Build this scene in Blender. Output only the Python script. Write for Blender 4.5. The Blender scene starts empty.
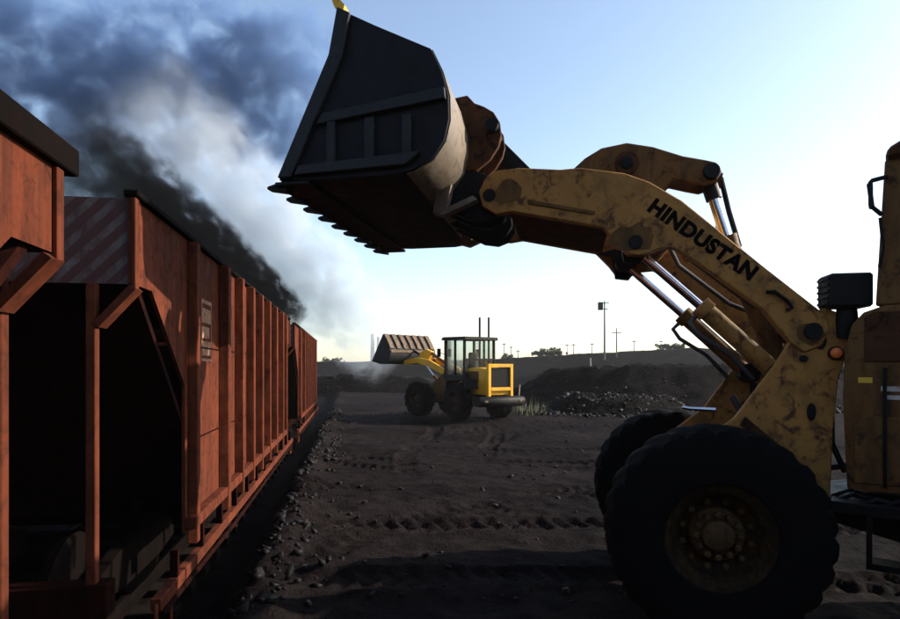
import bpy, bmesh, math, random
import numpy as np
from mathutils import Vector, Matrix
R = math.radians
random.seed(7); rng = np.random.default_rng(11)
S = bpy.context.scene
COL = S.collection

# ------------------------------------------------------------------ camera, sky, sun, exposure
CAM_H = 2.15
cd = bpy.data.cameras.new('camera'); cam = bpy.data.objects.new('camera', cd); COL.objects.link(cam)
cam.location = (0, 0, CAM_H); cam.rotation_euler = (R(90), 0, 0)
cd.sensor_width = 36; cd.lens = 24.0; cd.shift_y = 0.065; cd.clip_start = 0.1; cd.clip_end = 6000
S.camera = cam
SUN_AZ, SUN_EL = 11.0, 25.0            # azimuth measured from +X towards +Y
w = bpy.data.worlds.new('World'); S.world = w; w.use_nodes = True
nt = w.node_tree; bg = nt.nodes['Background']
sky = nt.nodes.new('ShaderNodeTexSky'); sky.sky_type = 'NISHITA'; sky.sun_disc = False
sky.sun_elevation = R(SUN_EL); sky.sun_rotation = R(90 - SUN_AZ)
sky.air_density = 0.95; sky.dust_density = 1.0; sky.ozone_density = 0.3
nt.links.new(sky.outputs[0], bg.inputs[0]); bg.inputs[1].default_value = 0.14
sd = bpy.data.lights.new('sun', 'SUN'); sun = bpy.data.objects.new('sun', sd); COL.objects.link(sun)
sd.energy = 5.0; sd.angle = R(0.53); sd.color = (1.0, 0.90, 0.76)
ts = Vector((math.cos(R(SUN_EL))*math.cos(R(SUN_AZ)), math.cos(R(SUN_EL))*math.sin(R(SUN_AZ)), math.sin(R(SUN_EL))))
sun.rotation_euler = ts.to_track_quat('Z', 'Y').to_euler(); sun.location = ts*60
S.view_settings.view_transform = 'Standard'; S.view_settings.look = 'None'
S.view_settings.exposure = 1.02; S.view_settings.gamma = 1.0
cy = S.cycles
cy.use_denoising = True; cy.use_adaptive_sampling = True; cy.adaptive_threshold = 0.025; cy.max_bounces = 6; cy.diffuse_bounces = 3; cy.glossy_bounces = 3
cy.transmission_bounces = 4; cy.volume_bounces = 1; cy.transparent_max_bounces = 12
cy.volume_step_rate = 0.3; cy.volume_max_steps = 256; cy.caustics_reflective = False; cy.caustics_refractive = False

# ------------------------------------------------------------------ materials
def node(nt, t, **kw):
    n = nt.nodes.new(t)
    for k, v in kw.items(): setattr(n, k, v)
    return n
def ramp(nt, stops, src=None):
    n = nt.nodes.new('ShaderNodeValToRGB'); e = n.color_ramp.elements
    while len(e) < len(stops): e.new(0.5)
    for i, (p, c) in enumerate(stops):
        e[i].position = p; e[i].color = (*c, 1) if len(c) == 3 else c
    if src is not None: nt.links.new(src, n.inputs[0])
    return n
def noise(nt, scale, detail=6, rough=0.6, vec=None, dist=0.0):
    n = nt.nodes.new('ShaderNodeTexNoise'); n.inputs['Scale'].default_value = scale
    n.inputs['Detail'].default_value = detail; n.inputs['Roughness'].default_value = rough
    n.inputs['Distortion'].default_value = dist
    if vec is not None: nt.links.new(vec, n.inputs['Vector'])
    return n
def coords(nt, scale=(1, 1, 1)):
    tc = nt.nodes.new('ShaderNodeTexCoord'); oi = nt.nodes.new('ShaderNodeObjectInfo')
    mp = nt.nodes.new('ShaderNodeMapping'); mp.inputs['Scale'].default_value = scale
    nt.links.new(tc.outputs['Object'], mp.inputs['Vector'])
    ad = nt.nodes.new('ShaderNodeVectorMath'); ad.operation = 'ADD'
    ml = nt.nodes.new('ShaderNodeMath'); ml.operation = 'MULTIPLY'; ml.inputs[1].default_value = 37.0
    nt.links.new(oi.outputs['Random'], ml.inputs[0]); nt.links.new(mp.outputs[0], ad.inputs[0]); nt.links.new(ml.outputs[0], ad.inputs[1])
    return ad.outputs[0]
def mix(nt, fac, a, b, blend='MIX'):
    n = nt.nodes.new('ShaderNodeMix'); n.data_type = 'RGBA'; n.blend_type = blend
    for sock, v in ((n.inputs[0], fac), (n.inputs[6], a), (n.inputs[7], b)):
        if isinstance(v, (int, float)): sock.default_value = v
        elif isinstance(v, tuple): sock.default_value = (*v, 1)
        else: nt.links.new(v, sock)
    return n.outputs[2]
def new_mat(name):
    m = bpy.data.materials.new(name); m.use_nodes = True
    return m, m.node_tree, m.node_tree.nodes['Principled BSDF']
def worn(name, paint, paint2, rust, dirt, rough=0.6, rust_amt=0.5, dirt_amt=0.5, streak=(2.2, 2.2, 0.5), metallic=0.0, bump=0.25, scale=1.0, spec=0.35, dent=0.25):
    """painted or bare steel: patchy paint, rust spots, streaked grime"""
    m, nt, b = new_mat(name)
    v = coords(nt); vs = coords(nt, streak)
    n1 = noise(nt, 1.7*scale, 5, 0.6, v); n2 = noise(nt, 9*scale, 8, 0.7, v, 0.6); n3 = noise(nt, 3.2*scale, 7, 0.68, vs)
    c = mix(nt, ramp(nt, [(0.35, (0, 0, 0)), (0.68, (1, 1, 1))], n1.outputs[0]).outputs[0], paint, paint2)
    rm = ramp(nt, [(0.62 - 0.22*rust_amt, (0, 0, 0)), (0.72 - 0.15*rust_amt, (1, 1, 1))], n2.outputs[0]).outputs[0]
    c = mix(nt, rm, c, rust)
    dm = ramp(nt, [(0.72 - 0.42*dirt_amt, (0, 0, 0)), (0.95 - 0.25*dirt_amt, (1, 1, 1))], n3.outputs[0]).outputs[0]
    c = mix(nt, dm, c, dirt)
    nt.links.new(c, b.inputs['Base Color'])
    rr = ramp(nt, [(0.3, (rough - 0.12,)*3), (0.7, (min(1, rough + 0.2),)*3)], n2.outputs[0])
    nt.links.new(rr.outputs[0], b.inputs['Roughness'])
    b.inputs['Metallic'].default_value = metallic; b.inputs['Specular IOR Level'].default_value = spec
    bp = node(nt, 'ShaderNodeBump'); bp.inputs['Strength'].default_value = bump; bp.inputs['Distance'].default_value = 0.01
    nt.links.new(n2.outputs[0], bp.inputs['Height'])
    b2 = node(nt, 'ShaderNodeBump'); b2.inputs['Strength'].default_value = dent; b2.inputs['Distance'].default_value = 0.06
    n4 = noise(nt, 2.6, 2, 0.5, v); nt.links.new(n4.outputs[0], b2.inputs['Height']); nt.links.new(bp.outputs[0], b2.inputs['Normal'])
    nt.links.new(b2.outputs[0], b.inputs['Normal'])
    return m
M = {}
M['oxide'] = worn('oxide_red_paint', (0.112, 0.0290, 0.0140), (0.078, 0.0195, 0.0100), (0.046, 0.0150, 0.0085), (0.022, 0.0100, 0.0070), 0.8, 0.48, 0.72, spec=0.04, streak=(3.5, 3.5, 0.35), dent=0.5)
M['oxide_dark'] = worn('shaded_oxide_paint', (0.0200, 0.0048, 0.0032), (0.0140, 0.0036, 0.0024), (0.0080, 0.0028, 0.0020), (0.0028, 0.0020, 0.0020), 0.9, 0.5, 0.8, spec=0.02)  # wagon red darkened for the shaded bays and ends, also on small fittings
M['soot'] = worn('sooty_steel', (0.0050, 0.0035, 0.0030), (0.0035, 0.0025, 0.0025), (0.0075, 0.0035, 0.0025), (0.0025, 0.0022, 0.0022), 0.85, 0.3, 0.6, spec=0.02)
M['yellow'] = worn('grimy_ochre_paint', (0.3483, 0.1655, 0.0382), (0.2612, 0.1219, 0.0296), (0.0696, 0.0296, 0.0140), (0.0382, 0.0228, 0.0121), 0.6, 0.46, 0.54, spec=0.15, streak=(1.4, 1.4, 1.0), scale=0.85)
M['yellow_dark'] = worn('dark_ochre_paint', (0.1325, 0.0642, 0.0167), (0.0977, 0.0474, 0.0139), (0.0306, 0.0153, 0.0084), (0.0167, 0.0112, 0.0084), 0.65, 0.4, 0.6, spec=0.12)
M['rusty'] = worn('rusty_bracket_steel', (0.0900, 0.0342, 0.0108), (0.0495, 0.0189, 0.0072), (0.0162, 0.0072, 0.0045), (0.0090, 0.0063, 0.0045), 0.75, 0.6, 0.55, spec=0.12)
M['bright_yellow'] = worn('chrome_yellow_paint', (0.6900, 0.3588, 0.0110), (0.5796, 0.2898, 0.0110), (0.3036, 0.1380, 0.0276), (0.1380, 0.0828, 0.0276), 0.45, 0.15, 0.3)
M['steel'] = worn('worn_bucket_steel', (0.0085, 0.0085, 0.0105), (0.0060, 0.0060, 0.0075), (0.0070, 0.0050, 0.0040), (0.0035, 0.0035, 0.0040), 0.6, 0.3, 0.5, spec=0.12)
M['steel_edge'] = worn('scuffed_bucket_steel', (0.0152, 0.0152, 0.0176), (0.0104, 0.0104, 0.0124), (0.0144, 0.0104, 0.0080), (0.0048, 0.0048, 0.0052), 0.55, 0.4, 0.5, spec=0.2, scale=2.0)
M['polished'] = worn('scoured_steel', (0.1632, 0.1306, 0.0979), (0.1142, 0.0898, 0.0653), (0.0571, 0.0294, 0.0147), (0.0326, 0.0179, 0.0106), 0.5, 0.45, 0.4, streak=(3, 0.5, 3), metallic=0.3, spec=0.5)
M['black'] = worn('black_machine_paint', (0.0030, 0.0030, 0.0035), (0.0025, 0.0025, 0.0025), (0.0060, 0.0040, 0.0030), (0.0045, 0.0040, 0.0035), 0.6, 0.2, 0.3, spec=0.18)
M['rubber'] = worn('tyre_rubber', (0.0027, 0.0027, 0.0030), (0.0021, 0.0021, 0.0024), (0.0036, 0.0030, 0.0030), (0.0054, 0.0048, 0.0042), 0.9, 0.2, 0.3, spec=0.06)
M['rim'] = worn('dirty_rim', (0.0441, 0.0227, 0.0056), (0.0126, 0.0083, 0.0045), (0.0063, 0.0045, 0.0032), (0.0025, 0.0025, 0.0025), 0.7, 0.65, 0.75, scale=2.5, spec=0.06)
M['dull_plate'] = worn('dusty_brown_steel', (0.17, 0.125, 0.09), (0.12, 0.085, 0.06), (0.05, 0.028, 0.018), (0.03, 0.018, 0.012), 0.75, 0.5, 0.5, spec=0.1)
M['hub'] = worn('dirty_hub_paint', (0.0850, 0.0430, 0.0105), (0.0528, 0.0308, 0.0123), (0.0176, 0.0106, 0.0062), (0.0053, 0.0044, 0.0044), 0.6, 0.6, 0.65, scale=3.0, spec=0.12)
M['wood'] = worn('weathered_sleeper', (0.0150, 0.0120, 0.0096), (0.0105, 0.0084, 0.0072), (0.0090, 0.0066, 0.0054), (0.0045, 0.0042, 0.0039), 0.9, 0.3, 0.5, spec=0.02)
M['pole'] = worn('weathered_pole', (0.0960, 0.0900, 0.0870), (0.0720, 0.0690, 0.0660), (0.0600, 0.0540, 0.0480), (0.0360, 0.0330, 0.0300), 0.8, 0.2, 0.3)
M['concrete'] = worn('pale_concrete', (0.36, 0.34, 0.32), (0.3, 0.28, 0.27), (0.2, 0.18, 0.16), (0.15, 0.14, 0.13), 0.85, 0.2, 0.4)
M['faded_white'] = worn('faded_stencil_paint', (0.30, 0.20, 0.15), (0.22, 0.12, 0.08), (0.13, 0.04, 0.02), (0.10, 0.035, 0.02), 0.75, 0.5, 0.5, scale=2.5, spec=0.05)
M['white_paint'] = worn('chalky_white_paint', (0.45, 0.41, 0.36), (0.38, 0.33, 0.28), (0.22, 0.09, 0.045), (0.16, 0.08, 0.045), 0.7, 0.4, 0.35, scale=2.0)
M['plate_yellow'] = worn('label_yellow', (0.62, 0.40, 0.03), (0.55, 0.34, 0.03), (0.3, 0.18, 0.03), (0.15, 0.09, 0.03), 0.6, 0.1, 0.2)
def plain(name, col, rough=0.5, metallic=0.0, spec=0.5):
    m, nt, b = new_mat(name)
    n = noise(nt, 14, 5, 0.6, coords(nt))
    c = mix(nt, n.outputs[0], tuple(x*0.7 for x in col), tuple(min(1, x*1.25) for x in col))
    nt.links.new(c, b.inputs['Base Color']); b.inputs['Roughness'].default_value = rough
    b.inputs['Metallic'].default_value = metallic; b.inputs['Specular IOR Level'].default_value = spec
    return m
M['chrome'] = plain('cylinder_chrome', (0.62, 0.63, 0.66), 0.16, 1.0)
M['letter'] = plain('lettering_black', (0.004, 0.003, 0.0028), 0.8, spec=0.03)
M['amber'] = plain('amber_lens', (0.75, 0.16, 0.03), 0.3)
M['hose'] = plain('rubber_hose', (0.02, 0.02, 0.02), 0.5)
M['pale_hose'] = plain('dusty_hose', (0.005, 0.005, 0.005), 0.9, spec=0.03)
M['bark'] = plain('bark', (0.06, 0.045, 0.035), 0.9)
M['leaf'] = plain('dusty_leaf', (0.055, 0.065, 0.035), 0.85)
M['weed'] = plain('dusty_weed', (0.10, 0.10, 0.055), 0.9)
M['seat'] = plain('seat_vinyl', (0.03, 0.03, 0.03), 0.6)
m, nt, b = new_mat('cab_glass'); b.inputs['Base Color'].default_value = (0.75, 0.82, 0.85, 1); b.inputs['Roughness'].default_value = 0.03
tr = node(nt, 'ShaderNodeBsdfTransparent'); tr.inputs[0].default_value = (0.86, 0.90, 0.91, 1)
gl = node(nt, 'ShaderNodeBsdfGlossy'); gl.inputs['Roughness'].default_value = 0.05
fr = node(nt, 'ShaderNodeFresnel'); fr.inputs[0].default_value = 1.18; ms = node(nt, 'ShaderNodeMixShader')
nt.links.new(fr.outputs[0], ms.inputs[0]); nt.links.new(tr.outputs[0], ms.inputs[1]); nt.links.new(gl.outputs[0], ms.inputs[2])
nt.links.new(ms.outputs[0], nt.nodes['Material Output'].inputs[0]); M['glass'] = m

# hazard-striped end plate: chalky white diagonal bands on sooty paint, worn through
m, nt, b = new_mat('striped_end_plate'); M['stripes'] = m
tc = node(nt, 'ShaderNodeTexCoord'); sx = node(nt, 'ShaderNodeSeparateXYZ'); nt.links.new(tc.outputs['Object'], sx.inputs[0])
a1 = node(nt, 'ShaderNodeMath', operation='MULTIPLY_ADD'); a1.inputs[1].default_value = 1.0
nt.links.new(sx.outputs['Y'], a1.inputs[0]); nt.links.new(sx.outputs['Z'], a1.inputs[2])
a2 = node(nt, 'ShaderNodeMath', operation='MULTIPLY'); a2.inputs[1].default_value = 6.4; nt.links.new(a1.outputs[0], a2.inputs[0])
a3 = node(nt, 'ShaderNodeMath', operation='FRACT'); nt.links.new(a2.outputs[0], a3.inputs[0])
a4 = node(nt, 'ShaderNodeMath', operation='GREATER_THAN'); a4.inputs[1].default_value = 0.55; nt.links.new(a3.outputs[0], a4.inputs[0])
n1 = noise(nt, 5.5, 8, 0.75, coords(nt, (1, 1.6, 1)), 0.5)
wr = ramp(nt, [(0.38, (0, 0, 0)), (0.62, (1, 1, 1))], n1.outputs[0])
a5 = node(nt, 'ShaderNodeMath', operation='MULTIPLY'); nt.links.new(a4.outputs[0], a5.inputs[0]); nt.links.new(wr.outputs[0], a5.inputs[1])
c0 = mix(nt, n1.outputs[0], (0.022, 0.006, 0.005), (0.085, 0.020, 0.012))
nt.links.new(mix(nt, a5.outputs[0], c0, (0.10, 0.078, 0.072)), b.inputs['Base Color']); b.inputs['Roughness'].default_value = 0.8

# coal dust ground
def coal_mat(name, c_lo, c_hi, sheen, scale=1.0, bump=0.8, bdist=0.045):
    m, nt, b = new_mat(name)
    g = node(nt, 'ShaderNodeNewGeometry')
    n1 = noise(nt, 0.22*scale, 6, 0.62, g.outputs['Position'], 0.4); n2 = noise(nt, 2.3*scale, 9, 0.72, g.outputs['Position'], 0.3)
    n3 = noise(nt, 26*scale, 6, 0.75, g.outputs['Position'])
    vo = node(nt, 'ShaderNodeTexVoronoi'); vo.inputs['Scale'].default_value = 19*scale; nt.links.new(g.outputs['Position'], vo.inputs['Vector'])
    c = mix(nt, ramp(nt, [(0.33, (0, 0, 0)), (0.68, (1, 1, 1))], n1.outputs[0]).outputs[0], c_lo, c_hi)
    c = mix(nt, ramp(nt, [(0.36, (0.45, 0.45, 0.45)), (0.66, (1.25, 1.2, 1.15))], n2.outputs[0]).outputs[0], (0, 0, 0), c, 'MIX')
    c = mix(nt, ramp(nt, [(0.60, (0, 0, 0)), (0.74, (0.8, 0.8, 0.8))], n3.outputs[0]).outputs[0], c, (0.005, 0.0045, 0.005))
    nt.links.new(c, b.inputs['Base Color'])
    rr = ramp(nt, [(0.35, (sheen,)*3), (0.6, (0.95,)*3)], n3.outputs[0]); nt.links.new(rr.outputs[0], b.inputs['Roughness'])
    b.inputs['Specular IOR Level'].default_value = 0.02
    ad = node(nt, 'ShaderNodeMath', operation='MULTIPLY_ADD'); ad.inputs[1].default_value = 0.5
    nt.links.new(vo.outputs['Distance'], ad.inputs[0]); nt.links.new(n3.outputs[0], ad.inputs[2])
    ad2 = node(nt, 'ShaderNodeMath', operation='MULTIPLY_ADD'); ad2.inputs[1].default_value = 1.5
    nt.links.new(n2.outputs[0], ad2.inputs[0]); nt.links.new(ad.outputs[0], ad2.inputs[2])
    bp = node(nt, 'ShaderNodeBump'); bp.inputs['Strength'].default_value = bump; bp.inputs['Distance'].default_value = bdist
    nt.links.new(ad2.outputs[0], bp.inputs['Height']); nt.links.new(bp.outputs[0], b.inputs['Normal'])
    return m
M['ground'] = coal_mat('coal_dust_ground', (0.0055, 0.0044, 0.0047), (0.0215, 0.0160, 0.0158), 0.8)
M['coal'] = coal_mat('piled_coal', (0.0028, 0.0024, 0.0027), (0.0120, 0.0095, 0.0100), 0.6, 0.5, 1.0, 0.25)
M['bank'] = coal_mat('spoil_bank', (0.0065, 0.0055, 0.0062), (0.0145, 0.0120, 0.0125), 0.85, 0.35, 1.0, 0.3)
m, nt, b = new_mat('coal_lump'); M['lump'] = m
n1 = noise(nt, 6, 4, 0.6, coords(nt)); nt.links.new(mix(nt, n1.outputs[0], (0.0025, 0.0023, 0.0025), (0.0075, 0.0065, 0.0065)), b.inputs['Base Color'])
b.inputs['Roughness'].default_value = 0.6; b.inputs['Specular IOR Level'].default_value = 0.12

# ------------------------------------------------------------------ mesh helpers
class MB:
    def __init__(s): s.v = []; s.f = []
    def add(s, vs, fs):
        o = len(s.v); s.v += [tuple(p) for p in vs]; s.f += [tuple(i + o for i in f) for f in fs]; return s
    def box(s, x0, x1, y0, y1, z0, z1):
        return s.add([(x0,y0,z0),(x1,y0,z0),(x1,y1,z0),(x0,y1,z0),(x0,y0,z1),(x1,y0,z1),(x1,y1,z1),(x0,y1,z1)],
                     [(0,3,2,1),(4,5,6,7),(0,1,5,4),(1,2,6,5),(2,3,7,6),(3,0,4,7)])
    def prism(s, poly, y0, y1):
        """polygon in (x, z), extruded along y"""
        n = len(poly); A = sum(poly[i][0]*poly[(i+1) % n][1] - poly[(i+1) % n][0]*poly[i][1] for i in range(n))
        if A < 0: poly = poly[::-1]
        vs = [(x, y0, z) for x, z in poly] + [(x, y1, z) for x, z in poly]
        return s.add(vs, [tuple(range(n)), tuple(range(2*n-1, n-1, -1))] + [(i, i+n, (i+1) % n + n, (i+1) % n) for i in range(n)])
    def loft(s, rings, closed=True, caps=True):
        n = len(rings[0]); vs = [p for r in rings for p in r]; fs = []
        for k in range(len(rings)-1):
            for i in range(n if closed else n-1):
                j = (i+1) % n; fs.append((k*n+i, k*n+j, (k+1)*n+j, (k+1)*n+i))
        if caps: fs += [tuple(range(n-1, -1, -1)), tuple(range((len(rings)-1)*n, len(rings)*n))]
        return s.add(vs, fs)
    def tube(s, pts, r, n=12):
        pts = [Vector(p) for p in pts]; rs = r if isinstance(r, (list, tuple)) else [r]*len(pts); rings = []
        up = None
        for i, p in enumerate(pts):
            t = (pts[min(i+1, len(pts)-1)] - pts[max(i-1, 0)]).normalized()
            if up is None: up = t.orthogonal().normalized()
            up = (up - t*up.dot(t)).normalized(); q = t.cross(up)
            rings.append([p + (up*math.cos(2*math.pi*k/n) + q*math.sin(2*math.pi*k/n))*rs[i] for k in range(n)])
        return s.loft(rings)
    def lathe(s, prof, c, n=48, axis='y', mod=None, caps=True):
        """profile of (offset along axis, radius) turned round an axis through c"""
        rings = []
        for j, (o, r) in enumerate(prof):
            ring = []
            for k in range(n):
                a = 2*math.pi*k/n; rr = r if mod is None else r + mod(j, k)
                ca, sa = math.cos(a)*rr, math.sin(a)*rr
                ring.append((c[0]+ca, c[1]+o, c[2]+sa) if axis == 'y' else ((c[0]+o, c[1]+ca, c[2]+sa) if axis == 'x' else (c[0]+ca, c[1]+sa, c[2]+o)))
            rings.append(ring)
        return s.loft(rings, caps=caps)
    XF = None
    def build(s, name, mat, parent=None, bevel=0.0, smooth=35, M4=None, seg=1):
        if M4 is None: M4 = MB.XF
        me = bpy.data.meshes.new(name); me.from_pydata(s.v, [], s.f)
        if M4 is not None: me.transform(M4)
        bm = bmesh.new(); bm.from_mesh(me); bmesh.ops.recalc_face_normals(bm, faces=bm.faces)
        if bevel > 0:
            es = [e for e in bm.edges if len(e.link_faces) == 2 and e.calc_face_angle(0) > R(38)]
            bmesh.ops.bevel(bm, geom=es, offset=bevel, segments=seg, profile=0.6, affect='EDGES', clamp_overlap=True)
        bm.to_mesh(me); bm.free()
        if smooth:
            me.shade_smooth(); me.set_sharp_from_angle(angle=R(smooth))
        me.materials.append(M[mat] if isinstance(mat, str) else mat)
        o = bpy.data.objects.new(name, me); COL.objects.link(o)
        if parent is not None: o.parent = parent
        return o
def box(*a): return MB().box(*a)
def tag(o, label=None, cat=None, group=None, kind=None):
    for k, v in (('label', label), ('category', cat), ('group', group), ('kind', kind)):
        if v: o[k] = v
    return o
def empty(name, loc=(0, 0, 0), rz=0.0):
    o = bpy.data.objects.new(name, None); o.empty_display_size = 0.3; COL.objects.link(o)
    o.location = loc; o.rotation_euler = (0, 0, rz); return o
def share(src, name, parent, mat4=None):
    o = bpy.data.objects.new(name, src.data); COL.objects.link(o); o.parent = parent
    if mat4 is not None: o.matrix_local = mat4
    return o
def copy_tree(o, parent=None):
    c = o.copy(); COL.objects.link(c); c.parent = parent
    for ch in o.children: copy_tree(ch, c)
    return c

# value noise in numpy for terrain
def vnoise(x, y, seed=0):
    xi = np.floor(x).astype(np.int64); yi = np.floor(y).astype(np.int64); fx = x - xi; fy = y - yi
    fx = fx*fx*(3-2*fx); fy = fy*fy*(3-2*fy)
    def hsh(i, j):
        n = (i*374761393 + j*668265263 + seed*1442695041) & 0x7fffffff
        n = ((n ^ (n >> 13))*1274126177) & 0x7fffffff
        return ((n ^ (n >> 16)) & 0xffff)/65535.0
    return (hsh(xi, yi)*(1-fx)+hsh(xi+1, yi)*fx)*(1-fy) + (hsh(xi, yi+1)*(1-fx)+hsh(xi+1, yi+1)*fx)*fy
def fbm(x, y, o=5, seed=0, gain=0.5):
    t = 0; a = 1.0; s = 0
    for k in range(o): t = t + a*vnoise(x*2**k + 13.7*k, y*2**k - 7.1*k, seed+k); s += a; a *= gain
    return t/s - 0.5
def sstep(a, b, x):
    t = np.clip((x-a)/(b-a), 0, 1); return t*t*(3-2*t)

# ------------------------------------------------------------------ the train's line
TK = 100/600.0; TN = math.hypot(1, TK)
TD = (-TK/TN, 1/TN); TR = (1/TN, TK/TN)          # along the track, and to its right
TRK = -3.1                                       # lateral place of the track's centre line
RAIL_Z = -0.16
def on_track(a, lat, z=0.0): return (a*TD[0] + lat*TR[0], a*TD[1] + lat*TR[1], z)
TROT = math.atan2(TD[1], TD[0])

# ------------------------------------------------------------------ ground
def grow(a, step, stop, g):
    out = []; x = a
    while x < stop: step *= g; x += step; out.append(x)
    return out
xs = list(np.arange(-4.0, 7.0, 0.055)); ys = list(np.arange(4.2, 13.5, 0.05))
xs = [-(v) for v in grow(4.0, 0.055, 900, 1.05)][::-1] + xs + grow(xs[-1], 0.055, 900, 1.05)
ys = [8.4 - v for v in grow(4.2, 0.05, 60, 1.09)][::-1] + ys + grow(ys[-1], 0.05, 900, 1.035)
def ground_h(X, Y):
    lat = X*TR[0] + Y*TR[1]; al = X*TD[0] + Y*TD[1]
    far = sstep(40, 90, np.hypot(X, Y))
    h = 0.16*fbm(X*0.22, Y*0.22, 3, 1) + 0.10*fbm(X*0.9, Y*0.9, 4, 2) + 0.10*fbm(X*3.1, Y*3.1, 4, 3, 0.6)*(1-far)
    # tread prints: wheel tracks running across the yard and some curving away
    def track(dist, along, wid, depth, lugs=0.035):
        e = sstep(wid*0.5+0.06, wid*0.5-0.03, np.abs(dist)); rim = np.exp(-((np.abs(dist)-wid*0.55)/0.07)**2)
        ch = np.sin((along + 0.55*np.abs(dist))*2*math.pi/0.24)
        return -depth*e + 0.03*rim + lugs*e*np.clip(ch*1.6, -1, 1)*0.5
    h = h*1.0
    w1 = 0.10*np.sin(X*0.9)
    msk = sstep(-2.0, -1.2, X)*sstep(60, 30, np.abs(X))
    h = h + track(Y-8.25-w1, X, 0.55, 0.035, 0.05)*msk + track(Y-6.15-w1, X, 0.55, 0.03)*msk
    for (cx, cy_, r, wd) in ((9.5, 15.0, 8.6, 0.5), (9.5, 15.0, 10.6, 0.5), (-2.0, 2.0, 9.3, 0.5), (6.0, 3.5, 8.2, 0.5), (0.5, 19.0, 6.4, 0.5), (-14.0, 21.0, 13.5, 0.5), (-14.0, 21.0, 15.6, 0.5), (3.0, 40.0, 24.0, 0.55), (3.0, 40.0, 26.1, 0.55)):
        rr = np.hypot(X-cx, Y-cy_); th = np.arctan2(Y-cy_, X-cx)*r
        h = h + track(rr-r, th, wd, 0.035, 0.05)*(1-far)*sstep(-.2, .05, fbm(X*.35, Y*.35, 3, 40))
    # berm beside the line, then the sunk track bed
    h = h + 0.16*np.exp(-((lat+0.78)/0.28)**2)*(0.7+0.9*fbm(X*1.3, Y*1.3, 3, 9))*sstep(60, 40, al)
    cut = sstep(-0.95, -1.5, lat)*sstep(-5.6, -4.6, lat)*sstep(70, 45, al)
    h = h*(1-0.7*cut) - 0.42*cut
    h = h + 0.9*sstep(30, 75, Y)*sstep(3, -12, X)
    return h*np.where(np.hypot(X, Y) > 300, 0.0, 1.0)
GX, GY = np.meshgrid(np.array(xs), np.array(ys)); GZ = ground_h(GX, GY)
nx, ny = len(xs), len(ys)
gv = np.stack([GX.ravel(), GY.ravel(), GZ.ravel()], 1)
ii = (np.arange(ny-1)[:, None]*nx + np.arange(nx-1)[None, :]).ravel()
gf = np.stack([ii, ii+1, ii+nx+1, ii+nx], 1)
def np_mesh(name, v, f, mat, smooth=True):
    me = bpy.data.meshes.new(name); k = f.shape[1]
    me.vertices.add(len(v)); me.vertices.foreach_set('co', v.astype(np.float32).ravel())
    me.loops.add(f.size); me.loops.foreach_set('vertex_index', f.astype(np.int32).ravel())
    me.polygons.add(len(f)); me.polygons.foreach_set('loop_start', np.arange(0, f.size, k, dtype=np.int32))
    me.update(calc_edges=True); me.validate()
    if smooth: me.shade_smooth()
    me.materials.append(M[mat]); o = bpy.data.objects.new(name, me); COL.objects.link(o); return o
tag(np_mesh('ground', gv, gf, 'ground'), kind='structure')
def gz(x, y): return float(ground_h(np.array([float(x)]), np.array([float(y)]))[0])

# ------------------------------------------------------------------ banks and coal heaps behind the yard
def mound(name, cx, cy_, hx, hy, hgt, mat, seed, rz=0.0, n=90, power=1.0, rough=0.16, flat=0.0):
    u = np.linspace(-1, 1, n); U, V = np.meshgrid(u, u); q = np.hypot(U, V)
    base = np.clip(1-q, 0, 1)**power
    if flat: base = np.minimum(base, 1-flat)/(1-flat)
    H = base*hgt*(1 + .7*fbm(U*3.3+seed, V*3.3, 4, seed)) + rough*hgt*fbm(U*hx*1.3+seed, V*hy*1.3, 5, seed+5, .6)*sstep(0, .3, base)
    H = np.where(q >= 1, -0.6, H - 0.25)
    c, s = math.cos(rz), math.sin(rz); X = cx + U*hx*c - V*hy*s; Y = cy_ + U*hx*s + V*hy*c
    v = np.stack([X.ravel(), Y.ravel(), H.ravel()], 1)
    i = (np.arange(n-1)[:, None]*n + np.arange(n-1)[None, :]).ravel(); f = np.stack([i, i+1, i+n+1, i+n], 1)
    keep = (v[f][:, :, 2].max(1) > -0.5); return np_mesh(name, v, f[keep], mat)
def bank(name, pts, width, mat, seed, top=0.35):
    """long ridge following (x, y, height) points"""
    P = np.array(pts, float); t = np.linspace(0, len(P)-1, 260)
    C = np.stack([np.interp(t, np.arange(len(P)), P[:, k]) for k in range(3)], 1)
    wv = np.linspace(-1, 1, 33); prof = np.clip((1-np.abs(wv))/(1-top), 0, 1)
    X = C[:, None, 0] + 0*wv; Y = C[:, None, 1] + width*wv[None, :]
    H = C[:, None, 2]*prof[None, :]*(1+0.10*fbm(X*0.05, Y*0.05, 4, seed)) + prof*0.5*fbm(X*0.35, Y*0.35, 4, seed+3) - 0.3
    v = np.stack([X.ravel(), Y.ravel(), H.ravel()], 1); n = 33
    i = (np.arange(len(t)-1)[:, None]*n + np.arange(n-1)[None, :]).ravel(); f = np.stack([i, i+1, i+n+1, i+n], 1)
    return tag(np_mesh(name, v, f, mat), kind='structure')
bank('terrain_bank', [(-160, 150, 4.4), (-60, 130, 4.0), (-20, 122, 3.6), (6, 118, 4.0), (16, 116, 4.6), (30, 112, 5.3), (42, 108, 5.9), (52, 106, 5.2), (80, 104, 5.0), (160, 110, 6.0)], 18, 'bank', 21)
bank('haul_road_bank', [(-2, 82, 0.4), (8, 78, 1.4), (18, 74, 2.55), (26, 70, 2.6), (40, 66, 2.45), (70, 62, 2.6)], 9, 'bank', 33, top=0.5)
bank('terrain_ridge', [(-900, 640, 5), (-300, 600, 7), (-120, 560, 8), (40, 560, 7), (300, 560, 10), (900, 640, 8)], 60, 'bank', 55)
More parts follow.
